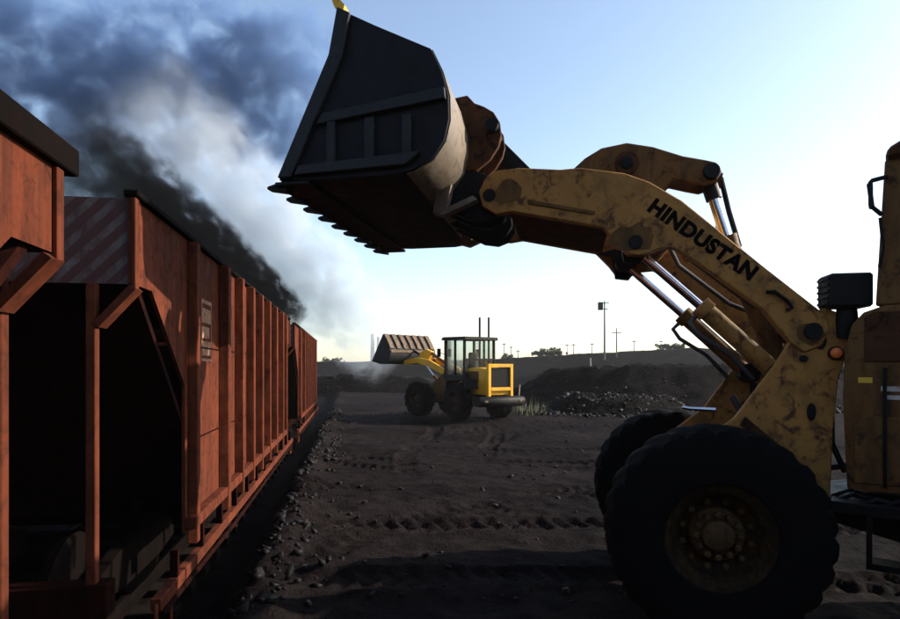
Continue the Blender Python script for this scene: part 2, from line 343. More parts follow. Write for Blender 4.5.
heap_specs = [
    (14.5, 38.0, 13.5, 8.0, 2.25, 3, 0.02, 'long flat topped black coal bank behind the yellow loader'),
    (27.0, 41.0, 12.0, 7.5, 2.2, 8, -0.05, 'flat topped coal bank seen beyond the raised loader arm cylinders'),
    (8.2, 29.5, 4.2, 3.0, 1.0, 12, 0.1, 'low mound of loose coal right beside the yellow loader rear'),
    (-9.0, 52.0, 10.0, 5.0, 1.5, 17, 0.0, 'low dusty heap beyond the train end, left of the far loader'),
]
for (cx, cy_, hx, hy, hh, sd_, rz, lab) in heap_specs:
    tag(mound('coal_heap', cx, cy_, hx, hy, hh, 'coal', sd_, rz, n=150, rough=.22, flat=.62), lab, 'coal heap', 'coal heaps behind the yard')

bank('sky_blocker_bank', [(-70, -22, 7.5), (-30, -24, 9.5), (0, -25, 10.5), (20, -26, 9.5), (34, -30, 5.0)], 15, 'coal', 71, top=.2)  # unseen bank added behind the camera to block sky light on shaded faces

# loose coal: lumps along the line and scattered over the yard
ico = bmesh.new(); bmesh.ops.create_cube(ico, size=1.5); bmesh.ops.triangulate(ico, faces=ico.faces)
IV = np.array([v.co[:] for v in ico.verts]); IF = np.array([[v.index for v in f.verts] for f in ico.faces]); ico.free()
def lumps(name, pos, size, label):
    vs = []; fs = []
    for k, (p, s) in enumerate(zip(pos, size)):
        v = (IV + rng.uniform(-.42, .42, IV.shape))*np.array([1, rng.uniform(.5, 1), rng.uniform(.4, .8)])*s; tl_ = rng.uniform(-.6, .6); v[:, 2] += v[:, 0]*tl_
        a = rng.uniform(0, 6.28); c, sn = math.cos(a), math.sin(a)
        v = np.stack([v[:, 0]*c - v[:, 1]*sn, v[:, 0]*sn + v[:, 1]*c, v[:, 2]], 1) + p
        vs.append(v); fs.append(IF + len(IV)*k)
    return tag(np_mesh(name, np.concatenate(vs), np.concatenate(fs), 'lump', smooth=False), label, 'coal', kind='stuff')
pp = []; sz = []
for k in range(1300):
    a = rng.uniform(3.5, 30)**1.0; lat = -0.75 + abs(rng.normal(0, 0.42)) - 0.25; s = 0.008 + 0.075*rng.random()**5
    x, y, _ = on_track(a, lat); pp.append((x, y)); sz.append(s)
for k in range(800):
    y = 5.5 + 26*rng.random()**1.6; x = rng.uniform(-0.35*y, 0.6*y); pp.append((x, y)); sz.append(0.008 + 0.045*rng.random()**4)
pa = np.array(pp); hz = ground_h(pa[:, 0], pa[:, 1]); sz = np.array(sz)
lumps('coal_lumps', np.stack([pa[:, 0], pa[:, 1], hz + sz*0.25], 1), sz, 'loose coal lumps strewn along the wagons and over the yard')
pp = []
for k in range(2600):
    cx, cy_, hx, hy, hh = heap_specs[rng.integers(0, 3)][:5]; a = rng.uniform(0, 6.28); r = rng.uniform(.75, 1.25)
    x, y = cx + math.cos(a)*hx*r, cy_ - abs(math.sin(a))*hy*r; pp.append((x, y))
pa = np.array(pp); sz = 0.03 + 0.13*rng.random(len(pa))**3
hv = np.concatenate([np.array([v.co[:] for v in o.data.vertices]) for o in COL.objects if o.name.startswith('coal_heap')]); hv = hv[hv[:, 2] > .05]
hv = hv[rng.integers(0, len(hv), 3200)] + rng.normal(0, .06, (3200, 3))*np.array([1, 1, .2]); hs = .03 + .11*rng.random(3200)**3
lumps('coal_scree', np.concatenate([np.stack([pa[:, 0], pa[:, 1], ground_h(pa[:, 0], pa[:, 1]) + sz*0.3], 1), hv]), np.concatenate([sz, hs]), 'coarse coal scree over and around the black heaps')

# ------------------------------------------------------------------ railway track
tr = empty('railway_track', on_track(0, TRK, RAIL_Z-0.15), TROT)
tag(tr, 'sunken rail track carrying the rust red wagons', 'railway track')
for s in (-1, 1):
    y = s*0.838
    MB().prism([(-.03, .15), (.03, .15), (.03, .11), (.012, .09), (.012, .03), (.06, .0), (-.06, .0), (-.012, .03), (-.012, .09), (-.03, .11)], -6, 34).build(
        'rail', 'soot', tr, M4=Matrix.Translation((0, y, 0)) @ Matrix.Rotation(R(-90), 4, 'Z'))
slp = None
for k in range(46):
    x = -2 + k*0.66
    if slp is None: slp = box(-.12, .12, -1.35, 1.35, -.14, -.002).build('sleeper', 'wood', tr, bevel=.012); slp.location.x = x
    else: share(slp, 'sleeper', tr, Matrix.Translation((x, 0, 0)))

# ------------------------------------------------------------------ hopper wagons
WL, WH = 10.9, 1.6                          # length, half width
ZT, ZS = 3.40 - RAIL_Z, 0.70 - RAIL_Z       # top edge, sill (above rail)
def zz(z): return z - RAIL_Z
def make_wagon(a0, label, near_plate=True, zt=3.39):
    ZT = zz(zt)
    t = empty('hopper_wagon', on_track(a0, TRK, RAIL_Z), TROT)
    tag(t, label, 'rail wagon', 'hopper wagons standing on the track')
    y0 = -WH
    prof = [(0, ZT), (WL, ZT), (WL, zz(2.74)), (WL-.42, zz(2.74)), (WL-1.36, zz(1.98)), (WL-1.36, zz(.62)), (1.36, zz(.62)), (1.36, zz(1.98)), (.42, zz(2.74)), (0, zz(2.74))]
    MB().prism(prof, y0, y0+.03).build('side_panel', 'oxide', t)
    MB().prism(prof, WH-.03, WH).build('side_panel', 'oxide', t)
    # pressed ribs standing proud of the side sheet
    rx = [1.52, 2.9, 3.85, 4.74, 5.62, 6.6, 7.6, 8.7, 9.42]
    for k, x in enumerate(rx):
        x += random.uniform(-.02, .02)
        b = .085 if k == 0 else .11; hw = .095 if k in (1,) else .07
        MB().prism([(x-hw, y0+.001), (x+hw, y0+.001), (x+hw*.8, y0-b), (x-hw*.8, y0-b)], zz(.50), ZT-.05).build('rib', 'oxide', t, bevel=.008,
            M4=Matrix(((1,0,0,0),(0,0,1,0),(0,1,0,0),(0,0,0,1))))
    ov = .05; ex = .15 if near_plate else .03; up = .10 if near_plate else 0.0
    box(-ex, WL+ex, y0-ov, y0+.05, ZT-.045, ZT+up).build('top_rail', 'soot', t, bevel=.008)
    box(-ex, WL+ex, WH-.05, WH+ov, ZT-.045, ZT+up).build('top_rail', 'soot', t, bevel=.008)
    for z in (1.45, 2.35): box(1.62, WL-1.4, y0-.007, y0-.0005, zz(z), zz(z)+.016).build('weld_seam', 'oxide_dark', t)
    box(1.36, WL-1.36, y0-.10, y0-.002, zz(.66), zz(.77)).build('side_sill', 'oxide', t, bevel=.008)
    lr = box(.25, WL-.25, y0-.12, y0-.04, zz(.34), zz(.44)).build('lower_rail', 'oxide', t, bevel=.008)
    for k in range(12):
        x = .7 + k*.86; box(x, x+.06, y0-.11, y0-.05, zz(.44), zz(.66)).build('bracket', 'oxide_dark', lr)
    MB().tube([(.3, y0-.10, zz(.30)), (3, y0-.12, zz(.27)), (7, y0-.12, zz(.29)), (WL-.3, y0-.10, zz(.28))], .025, 8).build('brake_pipe', 'oxide_dark', t)
    # ends: upper plate, stepped-in posts, corner flanges and raking gussets
    for e, s in ((0.0, 1), (WL, -1)):
        X = lambda a, b: (min(e+s*a, e+s*b), max(e+s*a, e+s*b))
        x0, x1 = X(.03, .06)
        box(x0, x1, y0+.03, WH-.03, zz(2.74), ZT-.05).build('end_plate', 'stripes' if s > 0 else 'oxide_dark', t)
        x0, x1 = X(-.02, .05)
        box(x0, x1, y0-.03, y0-.001, zz(2.70), ZT-.05).build('corner_flange', 'oxide', t, bevel=.006)
        x0, x1 = X(-.02, .04); x2, x3 = X(-.025, .12)
        MB().add([(x2, y0-.03, zz(2.70)), (x3, y0-.03, zz(2.70)), (x3, y0+.21, zz(2.43)), (x2, y0+.21, zz(2.43)), (x2, y0+.01, zz(2.73)), (x3, y0+.01, zz(2.73)), (x3, y0+.25, zz(2.46)), (x2, y0+.25, zz(2.46))],
                 [(0,1,2,3), (7,6,5,4), (0,4,5,1), (1,5,6,2), (2,6,7,3), (3,7,4,0)]).build('gusset', 'oxide', t)
        for sy in (1, -1):
            ya, yb = sorted((sy*(y0+.23), sy*(y0+.295))); x0, x1 = X(-.02, .05)
            box(x0, x1, ya, yb, zz(.45), zz(2.735)).build('end_post', 'oxide', t, bevel=.006)
        for yy in (-.5, .5):
            x0, x1 = X(.0, .1); box(x0, x1, yy-.05, yy+.05, zz(.45), zz(2.735)).build('end_post', 'oxide_dark', t, bevel=.006)
        # sloping hopper sheet behind the posts
        MB().add([(e+s*.2, y0+.04, zz(2.72)), (e+s*.2, WH-.04, zz(2.72)), (e+s*2.6, WH-.04, zz(.55)), (e+s*2.6, y0+.04, zz(.55)),
                  (e+s*.24, y0+.04, zz(2.76)), (e+s*.24, WH-.04, zz(2.76)), (e+s*2.64, WH-.04, zz(.59)), (e+s*2.64, y0+.04, zz(.59))],
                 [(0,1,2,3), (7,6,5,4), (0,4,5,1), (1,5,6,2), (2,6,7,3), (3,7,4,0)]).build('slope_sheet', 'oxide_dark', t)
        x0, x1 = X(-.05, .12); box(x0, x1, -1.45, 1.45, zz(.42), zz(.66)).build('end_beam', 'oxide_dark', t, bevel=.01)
        x0, x1 = X(.12, 1.5); box(x0, x1, -.2, .2, zz(.45), zz(.7)).build('centre_sill', 'soot', t)
        x0, x1 = X(-.32, -.05); cp = box(x0, x1, -.11, .11, zz(.42), zz(.62)).build('coupler', 'soot', t, bevel=.02)
        x0, x1 = X(-.5, -.32); box(x0, x1, -.16, .10, zz(.38), zz(.66)).build('knuckle', 'soot', cp, bevel=.03)
        # step irons at the corner
        st = MB().tube([(e+s*.25, y0-.08, zz(.40)), (e+s*.25, y0-.08, zz(.10)), (e+s*.62, y0-.08, zz(.10)), (e+s*.62, y0-.08, zz(.40))], .016, 6).build('step_iron', 'oxide', t)
        # bogie with two wheelsets
        bx = e + s*1.75; bg_ = MB()
        for yy in (-1.05, 1.05): bg_.prism([(bx-1.1, .42), (bx-.95, .62), (bx-.45, .72), (bx+.45, .72), (bx+.95, .62), (bx+1.1, .42), (bx+.5, .34), (bx+.3, .22), (bx-.3, .22), (bx-.5, .34)], yy-.06, yy+.06)
        bg_.box(bx-.15, bx+.15, -1.0, 1.0, .42, .62)
        bo = bg_.build('bogie', 'soot', t, bevel=.01)
        for dx in (-.9, .9):
            MB().lathe([(-.9, .0), (-.9, .47), (-.87, .5), (-.78, .46), (-.76, .4), (-.74, .08), (.74, .08), (.76, .4), (.78, .46), (.87, .5), (.9, .47), (.9, .0)], (bx+dx, 0, .46), 28).build('wheelset', 'soot', bo)
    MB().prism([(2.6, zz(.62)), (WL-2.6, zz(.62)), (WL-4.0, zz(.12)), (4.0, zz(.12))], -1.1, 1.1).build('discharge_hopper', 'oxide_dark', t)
    # load of coal inside, below the rim
    u = np.linspace(.3, WL-.3, 44); v = np.linspace(-1.5, 1.5, 14); U, V = np.meshgrid(u, v)
    H = zz(zt-.4) + .36*np.clip(1-(V/1.6)**2, 0, 1)*(0.6+.9*fbm(U*.8+a0, V*.8, 3, 4)) + .12*fbm(U*4, V*4, 3, 6)
    i = (np.arange(13)[:, None]*44 + np.arange(43)[None, :]).ravel()
    ld = np_mesh('coal_load', np.stack([U.ravel(), V.ravel(), H.ravel()], 1), np.stack([i, i+1, i+45, i+44], 1), 'coal'); ld.parent = t
    return t
w1 = make_wagon(3.40-WL, 'rust red hopper wagon cut off by the left edge of the picture', zt=3.23)
w2 = make_wagon(4.50, 'rust red hopper wagon with white diagonal stripes on its end plate', near_plate=False)
w3 = make_wagon(16.75, 'farthest rust red hopper wagon at the end of the train', near_plate=False)
for k in range(1):   # stencilled data panel on the middle wagon
    y0 = -WH; p = box(1.90, 2.45, y0-.004, y0-.001, zz(2.19), zz(2.89)).build('data_panel', 'oxide', w2)
    for (x0, x1, z0, z1) in ((1.96, 2.40, 2.82, 2.86), (1.97, 2.36, 2.62, 2.77), (1.97, 2.30, 2.46, 2.58), (1.97, 2.38, 2.28, 2.43), (1.96, 2.41, 2.22, 2.25), (1.955, 1.975, 2.22, 2.86), (2.385, 2.405, 2.22, 2.86)):
        box(x0, x1, y0-.0065, y0-.0045, zz(z0), zz(z1)).build('painted_block', 'faded_white', p, smooth=0)
# end-ladder rungs
for k in range(5):
    MB().tube([(-.03, 1.0, zz(.9+.34*k)), (-.03, 1.35, zz(.9+.34*k))], .014, 6).build('ladder_rung', 'oxide_dark', w2)

# ------------------------------------------------------------------ wheels
def make_wheel(parent, name, c, Rw, W, side, rim_r, rim_mat, n=120, lug=0.04, nuts=12):
    """tyre with moulded lugs; side=+1: outer face towards +y"""
    hw = W/2; prof = [(-hw*.80, rim_r), (-hw*.98, rim_r*1.12), (-hw, Rw*.72), (-hw*.97, Rw*.86), (-hw*.86, Rw*.955), (-hw*.62, Rw*.985), (-hw*.3, Rw*.99), (0, Rw*.99),
            (hw*.3, Rw*.99), (hw*.62, Rw*.985), (hw*.86, Rw*.955), (hw*.97, Rw*.86), (hw, Rw*.72), (hw*.98, rim_r*1.12), (hw*.80, rim_r)]
    def mod(j, k):
        if 4 <= j <= 10:
            ph = (k + abs(j-7)*1.0 + (2.5 if j > 7 else 0)) % 5
            return 0.01*Rw if ph < 2.6 else -lug
        if j in (3, 11): return 0.0 if (k + 4 + (2.5 if j > 7 else 0)) % 5 < 2.6 else -lug*.5
        return 0.0
    wh = MB(); rings = []
    wh.lathe(prof, (0, 0, 0), n, 'y', mod, caps=False); o = wh.build(name, 'rubber', parent, smooth=40)
    o.location = c; f = side
    q = lambda pr: [(f*a, r) for a, r in pr]
    MB().lathe(q([(hw*.62, .01), (hw*.62, rim_r*.28), (hw*.30, rim_r*.34), (hw*.25, rim_r*.62), (hw*.42, rim_r*.80), (hw*.74, rim_r*.86), (hw*.84, rim_r*.93), (hw*.93, rim_r*1.07), (hw*.86, rim_r*1.12), (-hw*.8, rim_r*1.0), (-hw*.8, .01)]), (0, 0, 0), 48).build('rim', rim_mat, o)
    MB().lathe(q([(hw*.20, .01), (hw*.20, rim_r*.55), (hw*.40, rim_r*.55), (hw*.46, rim_r*.50), (hw*.48, rim_r*.34), (hw*.66, rim_r*.31), (hw*.72, rim_r*.24), (hw*.72, .01)]), (0, 0, 0), 30).build('hub', 'hub', o, bevel=.004)
    nut = None
    for k in range(2*nuts):
        a = 2*math.pi*(k + .5*(k >= nuts))/nuts; ri = (.43, .69)[k >= nuts]; p = (math.cos(a)*rim_r*ri, f*(.07, -.005)[k >= nuts], math.sin(a)*rim_r*ri)
        if nut is None:
            nut = MB().lathe(q([(hw*.22, .01), (hw*.22, .028), (hw*.40, .028), (hw*.42, .015), (hw*.42, .005)]), (0, 0, 0), 6).build('wheel_nut', 'hub', o, smooth=0); nut.location = p
        else: share(nut, 'wheel_nut', o, Matrix.Translation(p))
    return o

# ------------------------------------------------------------------ near wheel loader
TH = math.atan(0.2)
LO = empty('wheel_loader', (2.344, 5.894, gz(2.344, 5.894)*0), math.pi - TH)      # +x forward, +y its left (towards the camera)
tag(LO, 'big grimy ochre wheel loader with bucket raised over the wagons', 'wheel loader')
WR = 0.86
RT = Matrix.Translation((-1.15, 0, 0)) @ Matrix.Rotation(R(-25), 4, 'Z') @ Matrix.Translation((1.15-.25, 0, 0))
for (x, s) in ((0, 1), (0, -1), (-3.15, 1), (-3.15, -1)):
    o = make_wheel(LO, 'wheel', (x, s*1.04, WR-.03), WR, .56, s, .385, 'rim', lug=.024)
    if x < 0: o.matrix_local = RT @ Matrix.Translation((x, s*1.04, WR-.03))
# bucket
prof = [(3.58, 3.755), (3.2, 3.735), (2.62, 3.735), (2.40, 3.765), (2.24, 3.85), (2.14, 3.99), (2.10, 4.16), (2.105, 4.35), (2.16, 4.55), (2.25, 4.74), (2.72, 4.98), (3.05, 5.16)]
def offset(pl, d):
    out = []
    for i, p in enumerate(pl):
        a = pl[max(0, i-1)]; b = pl[min(len(pl)-1, i+1)]; tx, tz = b[0]-a[0], b[1]-a[1]; L = math.hypot(tx, tz)
        out.append((p[0] + tz/L*d, p[1] - tx/L*d))
    return out
inner = offset(prof, .035)
sh = MB().prism(prof[0:1] + prof[1:] + inner[::-1], -1.465, 1.465)
bk = sh.build('bucket', 'steel', LO, smooth=50)
tag(bk, 'scoured steel bucket with dark side plates')
bpl = [(2.46, 3.755), (2.40, 3.765)] + prof[4:10]; bout = offset(bpl, -.012)
MB().prism(bpl + bout[::-1], -1.47, 1.47).build('back_plate', 'polished', bk, smooth=50)
cheek = prof + [(3.10, 4.78), (3.12, 4.74)]
for s in (1, -1):
    ya, yb = sorted((s*1.466, s*1.50))
    cp = MB().prism(cheek, ya, yb).build('side_plate', 'steel', bk, bevel=.004)
    def on(poly, nm, th=.022, mt='steel_edge', par=bk):
        a, b = sorted((s*1.501, s*(1.501+th))); return MB().prism(poly, a, b).build(nm, mt, par, bevel=.004)
    on([(3.04, 5.15), (3.115, 4.76), (3.575, 3.765), (3.45, 3.765), (3.00, 4.74), (2.93, 5.09)], 'edge_bar', .04)
    on([(3.17, 4.27), (2.13, 4.40), (2.12, 4.31), (3.22, 4.185)], 'side_rail', .05)
    on([(3.38, 3.85), (2.33, 3.90), (2.45, 3.80), (3.42, 3.775)], 'side_rail', .05)
    for (xa, xb) in ((3.13, 3.06), (2.80, 2.72), (2.48, 2.41)):
        on([(xa, 4.205), (xb, 4.21), (xb, 3.85), (xa, 3.84)], 'side_rib', .045)
box(3.30, 3.61, -1.52, 1.52, 3.700, 3.732).build('cutting_edge', 'steel', bk, bevel=.006)
tooth = None
for k in range(9):
    y = -1.42 + k*2.84/8
    if tooth is None:
        tooth = MB().add([(0, -.06, -.055), (0, .06, -.055), (0, .06, .045), (0, -.06, .045), (.19, -.045, -.022), (.19, .045, -.022), (.19, .045, .002), (.19, -.045, .002)],
            [(0,1,2,3), (4,7,6,5), (0,4,5,1), (1,5,6,2), (2,6,7,3), (3,7,4,0)]).build('tooth', 'steel', bk, bevel=.004); tooth.location = (3.52, y, 3.715)
    else: share(tooth, 'tooth', bk, Matrix.Translation((3.52, y, 3.715)))
MB().prism([(3.0, 5.10), (3.07, 5.16), (3.10, 5.24), (3.05, 5.25), (2.98, 5.17)], 1.42, 1.52).build('lip_corner', 'bright_yellow', bk)
for y in (-.62, -.30, .24, .56):        # ears that carry the bucket pins
    MB().prism([(2.26, 4.72), (2.10, 4.74), (2.03, 4.66), (1.94, 4.62), (1.85, 4.56), (1.79, 4.46), (1.775, 4.34), (1.80, 4.24), (1.88, 4.12), (2.01, 4.02), (2.12, 4.02), (2.10, 4.3)], y, y+.06).build('hinge_ear', 'rusty', bk, bevel=.006)
    MB().prism([(2.01, 4.015), (1.86, 3.95), (1.76, 3.83), (1.755, 3.68), (1.82, 3.58), (1.94, 3.535), (2.10, 3.56), (2.44, 3.735), (2.16, 3.95), (2.12, 4.015)], y, y+.06).build('hinge_ear', 'steel', bk, bevel=.006)
for y in (-.63, .25): 
    MB().tube([(1.86, y-.06, 4.42), (1.86, y+.44, 4.42)], .06, 20).build('hinge_pin', 'black', bk)
    MB().tube([(1.88, y-.06, 3.76), (1.88, y+.44, 3.76)], .06, 20).build('hinge_pin', 'steel', bk)
for y in (.66, -.78):
    MB().prism([(2.36, 3.80), (2.40, 3.60), (2.30, 3.57), (1.98, 3.70), (2.02, 3.74), (2.27, 3.64), (2.22, 3.86)], y, y+.12).build('stop_plate', 'polished', bk, bevel=.004)
# lift arms
arm = [(1.80, 3.99), (1.60, 4.00), (1.23, 3.96), (1.05, 3.965), (.66, 3.89), (.45, 3.80), (.18, 3.62), (-.47, 3.03), (-.96, 2.60), (-1.0, 2.48), (-.94, 2.34), (-.80, 2.28), (-.70, 2.36), (-.47, 2.66), (.10, 3.11),
       (.25, 3.21), (.38, 3.20), (.50, 3.15), (.64, 3.16), (.72, 3.27), (.86, 3.42), (1.67, 3.60), (1.82, 3.58), (1.95, 3.66), (1.98, 3.80), (1.92, 3.93)]
for s in (1, -1):
    ya, yb = sorted((s*.575, s*.68)); la = MB().prism(arm, ya, yb).build('lift_arm', 'yellow', LO, bevel=.010)
    for (x, z, r) in ((.57, 3.27, .06), (-.86, 2.46, .05)):
        MB().tube([(x, s*.56, z), (x, s*.705, z)], r, 24).build('pin_boss', 'black', la, bevel=.004)
    if s > 0:
        L1 = la
        cu = bpy.data.curves.new('lettering', 'FONT'); cu.body = 'HINDUSTAN'; cu.size = .175; cu.offset = .0095; cu.extrude = .0012; cu.space_character = 1.08; cu.shear = 0.0
        tmp = bpy.data.objects.new('lettering_curve', cu); COL.objects.link(tmp); bpy.context.view_layer.update()
        me = bpy.data.meshes.new_from_object(tmp.evaluated_get(bpy.context.evaluated_depsgraph_get())); bpy.data.objects.remove(tmp)
        me.name = 'lettering'; me.materials.clear(); me.materials.append(M['letter'])
        co = np.array([v.co[:] for v in me.vertices]); wid = co[:, 0].max()-co[:, 0].min()
        p0 = Vector((.475, .6822, 3.555)); p1 = Vector((-.37, .6822, 2.905)); tx = (p1-p0).normalized(); nz = Vector((0, 1, 0)); ty = nz.cross(tx)
        sc = (p1-p0).length/wid
        m4 = Matrix(((tx.x*sc, ty.x, nz.x, p0.x), (tx.y*sc, ty.y, nz.y, p0.y), (tx.z*sc, ty.z, nz.z, p0.z), (0, 0, 0, 1)))
        me.transform(Matrix(m4)); lo = bpy.data.objects.new('lettering', me); COL.objects.link(lo); lo.parent = la
        tag(lo, 'black HINDUSTAN lettering painted along the arm')
        # weld seam, hook and scars on the arm
        MB().tube([(-.50, .69, 2.80), (-.56, .70, 2.80), (-.66, .70, 2.72), (-.70, .70, 2.66), (-.66, .69, 2.64)], .016, 8).build('lifting_hook', 'black', la)
        MB().prism([(1.52, 3.70), (.92, 3.56), (.93, 3.53), (1.52, 3.66)], .681, .694).build('reinforcing_strip', 'yellow_dark', la, bevel=.003)
MB().prism([(.80, 3.415), (1.70, 3.61), (1.70, 3.65), (.80, 3.455)], -.574, .574).build('boom_floor_plate', 'rusty', LO)
MB().prism([(.80, 3.46), (.84, 3.46), (.84, 3.84), (.80, 3.84)], -.574, .574).build('boom_cross_plate', 'yellow_dark', LO)
MB().tube([(.30, -.574, 3.42), (.30, .574, 3.42)], .15, 24).build('boom_cross_tube', 'yellow', LO)
MB().tube([(-.86, -.72, 2.46), (-.86, .72, 2.46)], .07, 20).build('arm_pivot_pin', 'black', LO)
for y in (.50, -.56):
    MB().prism([(.86, 3.40), (.70, 3.36), (.66, 3.12), (.52, 3.10), (.44, 3.20), (.44, 3.38), (.60, 3.46)], y, y+.05).build('cylinder_lug', 'black', LO, bevel=.005)
for (x, z, n_, sc_) in ((.60, 3.28, 13, .20), (1.70, 3.78, 11, .13), (-.84, 2.45, 11, .12)):
    rg_ = [(x + sc_*(.7+.45*random.random())*math.cos(a), z + sc_*(.6+.45*random.random())*math.sin(a)) for a in np.linspace(0, 2*math.pi, n_+1)[:-1]]
    rg_ = [(px, max(pz, 3.20 if x > .5 and x < 1 else -9)) for px, pz in rg_]
    MB().prism(rg_, .681, .685).build('grease_stain', 'yellow_dark', L1)
# tilt lever and linkage on the centre line
bell = [(1.34, 3.74), (1.30, 3.88), (1.16, 4.08), (1.0, 4.22), (.84, 4.31), (.6, 4.345), (.36, 4.29), (.08, 4.18), (-.12, 4.13), (-.22, 4.10), (-.27, 4.01), (-.22, 3.92), (-.12, 3.89), (0, 3.92), (.17, 3.97), (.30, 3.80), (.55, 3.72), (.75, 3.74), (.95, 3.76), (1.16, 3.66), (1.28, 3.66)]
tl = None
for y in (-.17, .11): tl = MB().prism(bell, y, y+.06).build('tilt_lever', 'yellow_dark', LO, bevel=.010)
MB().tube([(.60, -.20, 4.14), (.60, .20, 4.14)], .115, 24).build('lever_bearing', 'rusty', LO, bevel=.006)
MB().tube([(.60, -.22, 4.14), (.60, .22, 4.14)], .06, 18).build('lever_pin', 'steel', LO, bevel=.004)
MB().tube([(-.17, -.22, 4.01), (-.17, .22, 4.01)], .075, 20).build('lever_pin', 'black', LO, bevel=.004)
MB().tube([(1.25, -.22, 3.76), (1.25, .22, 3.76)], .065, 18).build('lever_pin', 'black', LO, bevel=.004)
MB().prism([(1.16, 3.76), (1.22, 3.84), (1.80, 4.46), (1.90, 4.47), (1.93, 4.38), (1.34, 3.72), (1.22, 3.68)], -.10, .10).build('tilt_link', 'black', LO, bevel=.008)
tcyl = MB().tube([(-.34, 0, 3.42), (-.37, 0, 3.33), (-1.0, 0, 1.75)], [.105, .095, .095], 20).build('tilt_cylinder', 'yellow_dark', LO)
MB().tube([(-.17, 0, 3.99), (-.36, 0, 3.36)], .052, 16).build('rod', 'chrome', tcyl)
MB().tube([(-.17, -.08, 4.0), (-.17, .08, 4.0)], .10, 20).build('rod_eye', 'black', tcyl)
MB().tube([(-.18, 0, 3.97), (-.235, 0, 3.79)], .075, 16).build('rod_collar', 'black', tcyl)
gi = MB().prism([(-.20, 4.13), (-.36, 4.10), (-.335, 3.95), (-.20, 3.99)], -.24, -.18).build('indicator_bracket', 'rusty', LO)
MB().tube([(-.345, -.21, 4.06), (-.42, -.21, 3.72), (-.52, -.21, 3.36)], .026, 8).build('indicator_rod', 'black', gi)
MB().tube([(-.36, -.18, 3.60), (-.30, -.15, 3.56), (-.31, -.1, 3.46), (-.4, -.1, 3.40)], .022, 8).build('switch_box', 'black', gi)
box(-.34, -.29, -.2, -.12, 3.52, 3.64).build('switch_body', 'black', gi, bevel=.006)
# lift cylinders
for s in (1, -1):
    y = s*.44
    d = Vector((.57+.66, 0, 3.27-2.10)).normalized(); top = Vector((.57, y, 3.27)); bot = Vector((-.66, y, 2.10)); gl_ = Vector((-.03, y, 2.705))
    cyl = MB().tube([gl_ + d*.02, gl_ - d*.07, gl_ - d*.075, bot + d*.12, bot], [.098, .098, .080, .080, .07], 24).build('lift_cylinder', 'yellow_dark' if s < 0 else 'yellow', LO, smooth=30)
    MB().tube([top, gl_], .040, 20).build('rod', 'chrome', cyl)
    MB().tube([top + Vector((0, -.07, 0)), top + Vector((0, .07, 0))], .095, 20).build('rod_eye', 'black', cyl)
    MB().tube([bot + Vector((0, -.09, 0)), bot + Vector((0, .09, 0))], .10, 20).build('base_eye', 'black', cyl)
    nrm = Vector((.69, 0, -.72))*-1
    q0 = gl_ - d*.03 + Vector((.07, s*.02, -.07)); 
    MB().tube([gl_ - d*.02 + Vector((.05, 0, -.06)), gl_ - d*.02 + Vector((.12, 0, -.13)), gl_ - d*.14 + Vector((.14, 0, -.15)), gl_ - d*.45 + Vector((.10, 0, -.11)), bot + d*.10 + Vector((.12, 0, -.12))], .022, 8).build('oil_line', 'hose', cyl)
# front frame: tower plates, axle, hitch
tower = [(-.84, 2.62), (-.98, 2.66), (-1.10, 2.60), (-1.16, 2.50), (-1.13, 2.25), (-1.07, 2.05), (-1.03, 1.6), (-1.00, .80), (-.6, .62), (.35, .62), (.52, .95), (.40, 1.20), (.12, 1.42), (-.26, 1.72), (-.58, 2.18)]
ff = None
for s in (1, -1):
    ya, yb = sorted((s*.60, s*.655)); ff = MB().prism(tower, ya, yb).build('tower_plate', 'yellow', LO, bevel=.010)
    for (x, z, rx_, rz_) in ((-.93, 2.38, .045, .07), (-.80, 2.23, .035, .03), (-.86, 1.78, .035, .075)):
        ring = [(x + rx_*math.cos(a), z + rz_*math.sin(a)) for a in np.linspace(0, 2*math.pi, 15)[:-1]]
        a, b = sorted((s*.656, s*.672)); MB().prism(ring, a, b).build('cover_cap', 'black', ff, bevel=.004)
    a, b = sorted((s*.656, s*.666))
    MB().prism([(-.34, 1.73), (-.70, 1.42), (-.94, 1.12), (-.99, .98), (-.97, .95), (-.66, 1.34), (-.30, 1.66)], a, b).build('wear_plate', 'rusty', ff, bevel=.003)
box(-1.0, -.1, -.598, .598, .62, .75).build('front_frame_floor', 'black', LO)
box(-.80, -.72, -.598, .598, .75, 2.0).build('front_frame_bulkhead', 'black', LO)
box(.30, .36, -.598, .598, .7, 1.05).build('front_crossmember', 'yellow_dark', LO)
for x in (0, -3.15): MB().lathe([(-.80, .12), (-.55, .14), (-.3, .20), (-.12, .30), (.12, .30), (.3, .20), (.55, .14), (.80, .12)], (x, 0, WR-.03), 24).build('axle_housing', 'black', LO, M4=RT if x < 0 else None)
MB().tube([(-.3, .40, 1.9), (-.5, .46, 1.5), (-.9, .42, 1.25), (-1.25, .40, 1.3)], .03, 8).build('hydraulic_hose', 'hose', LO)
MB().tube([(-.95, .50, 2.6), (-1.05, .55, 2.2), (-1.08, .50, 1.5), (-1.2, .45, 1.25)], .025, 8).build('hydraulic_hose', 'hose', LO)
MB().tube([(-.86, .3, 2.62), (-.5, .3, 2.72), (.0, .25, 3.15), (.2, .2, 3.5)], .022, 8).build('hydraulic_hose', 'hose', LO)
MB().tube([(-.86, -.3, 2.62), (-.45, -.3, 2.80), (.05, -.25, 3.2), (.2, -.2, 3.5)], .022, 8).build('hydraulic_hose', 'hose', LO)
MB().tube([(-.12, .57, 1.78), (.10, .57, 1.79), (.16, .57, 1.80)], .018, 8).build('grease_line', 'chrome', LO)
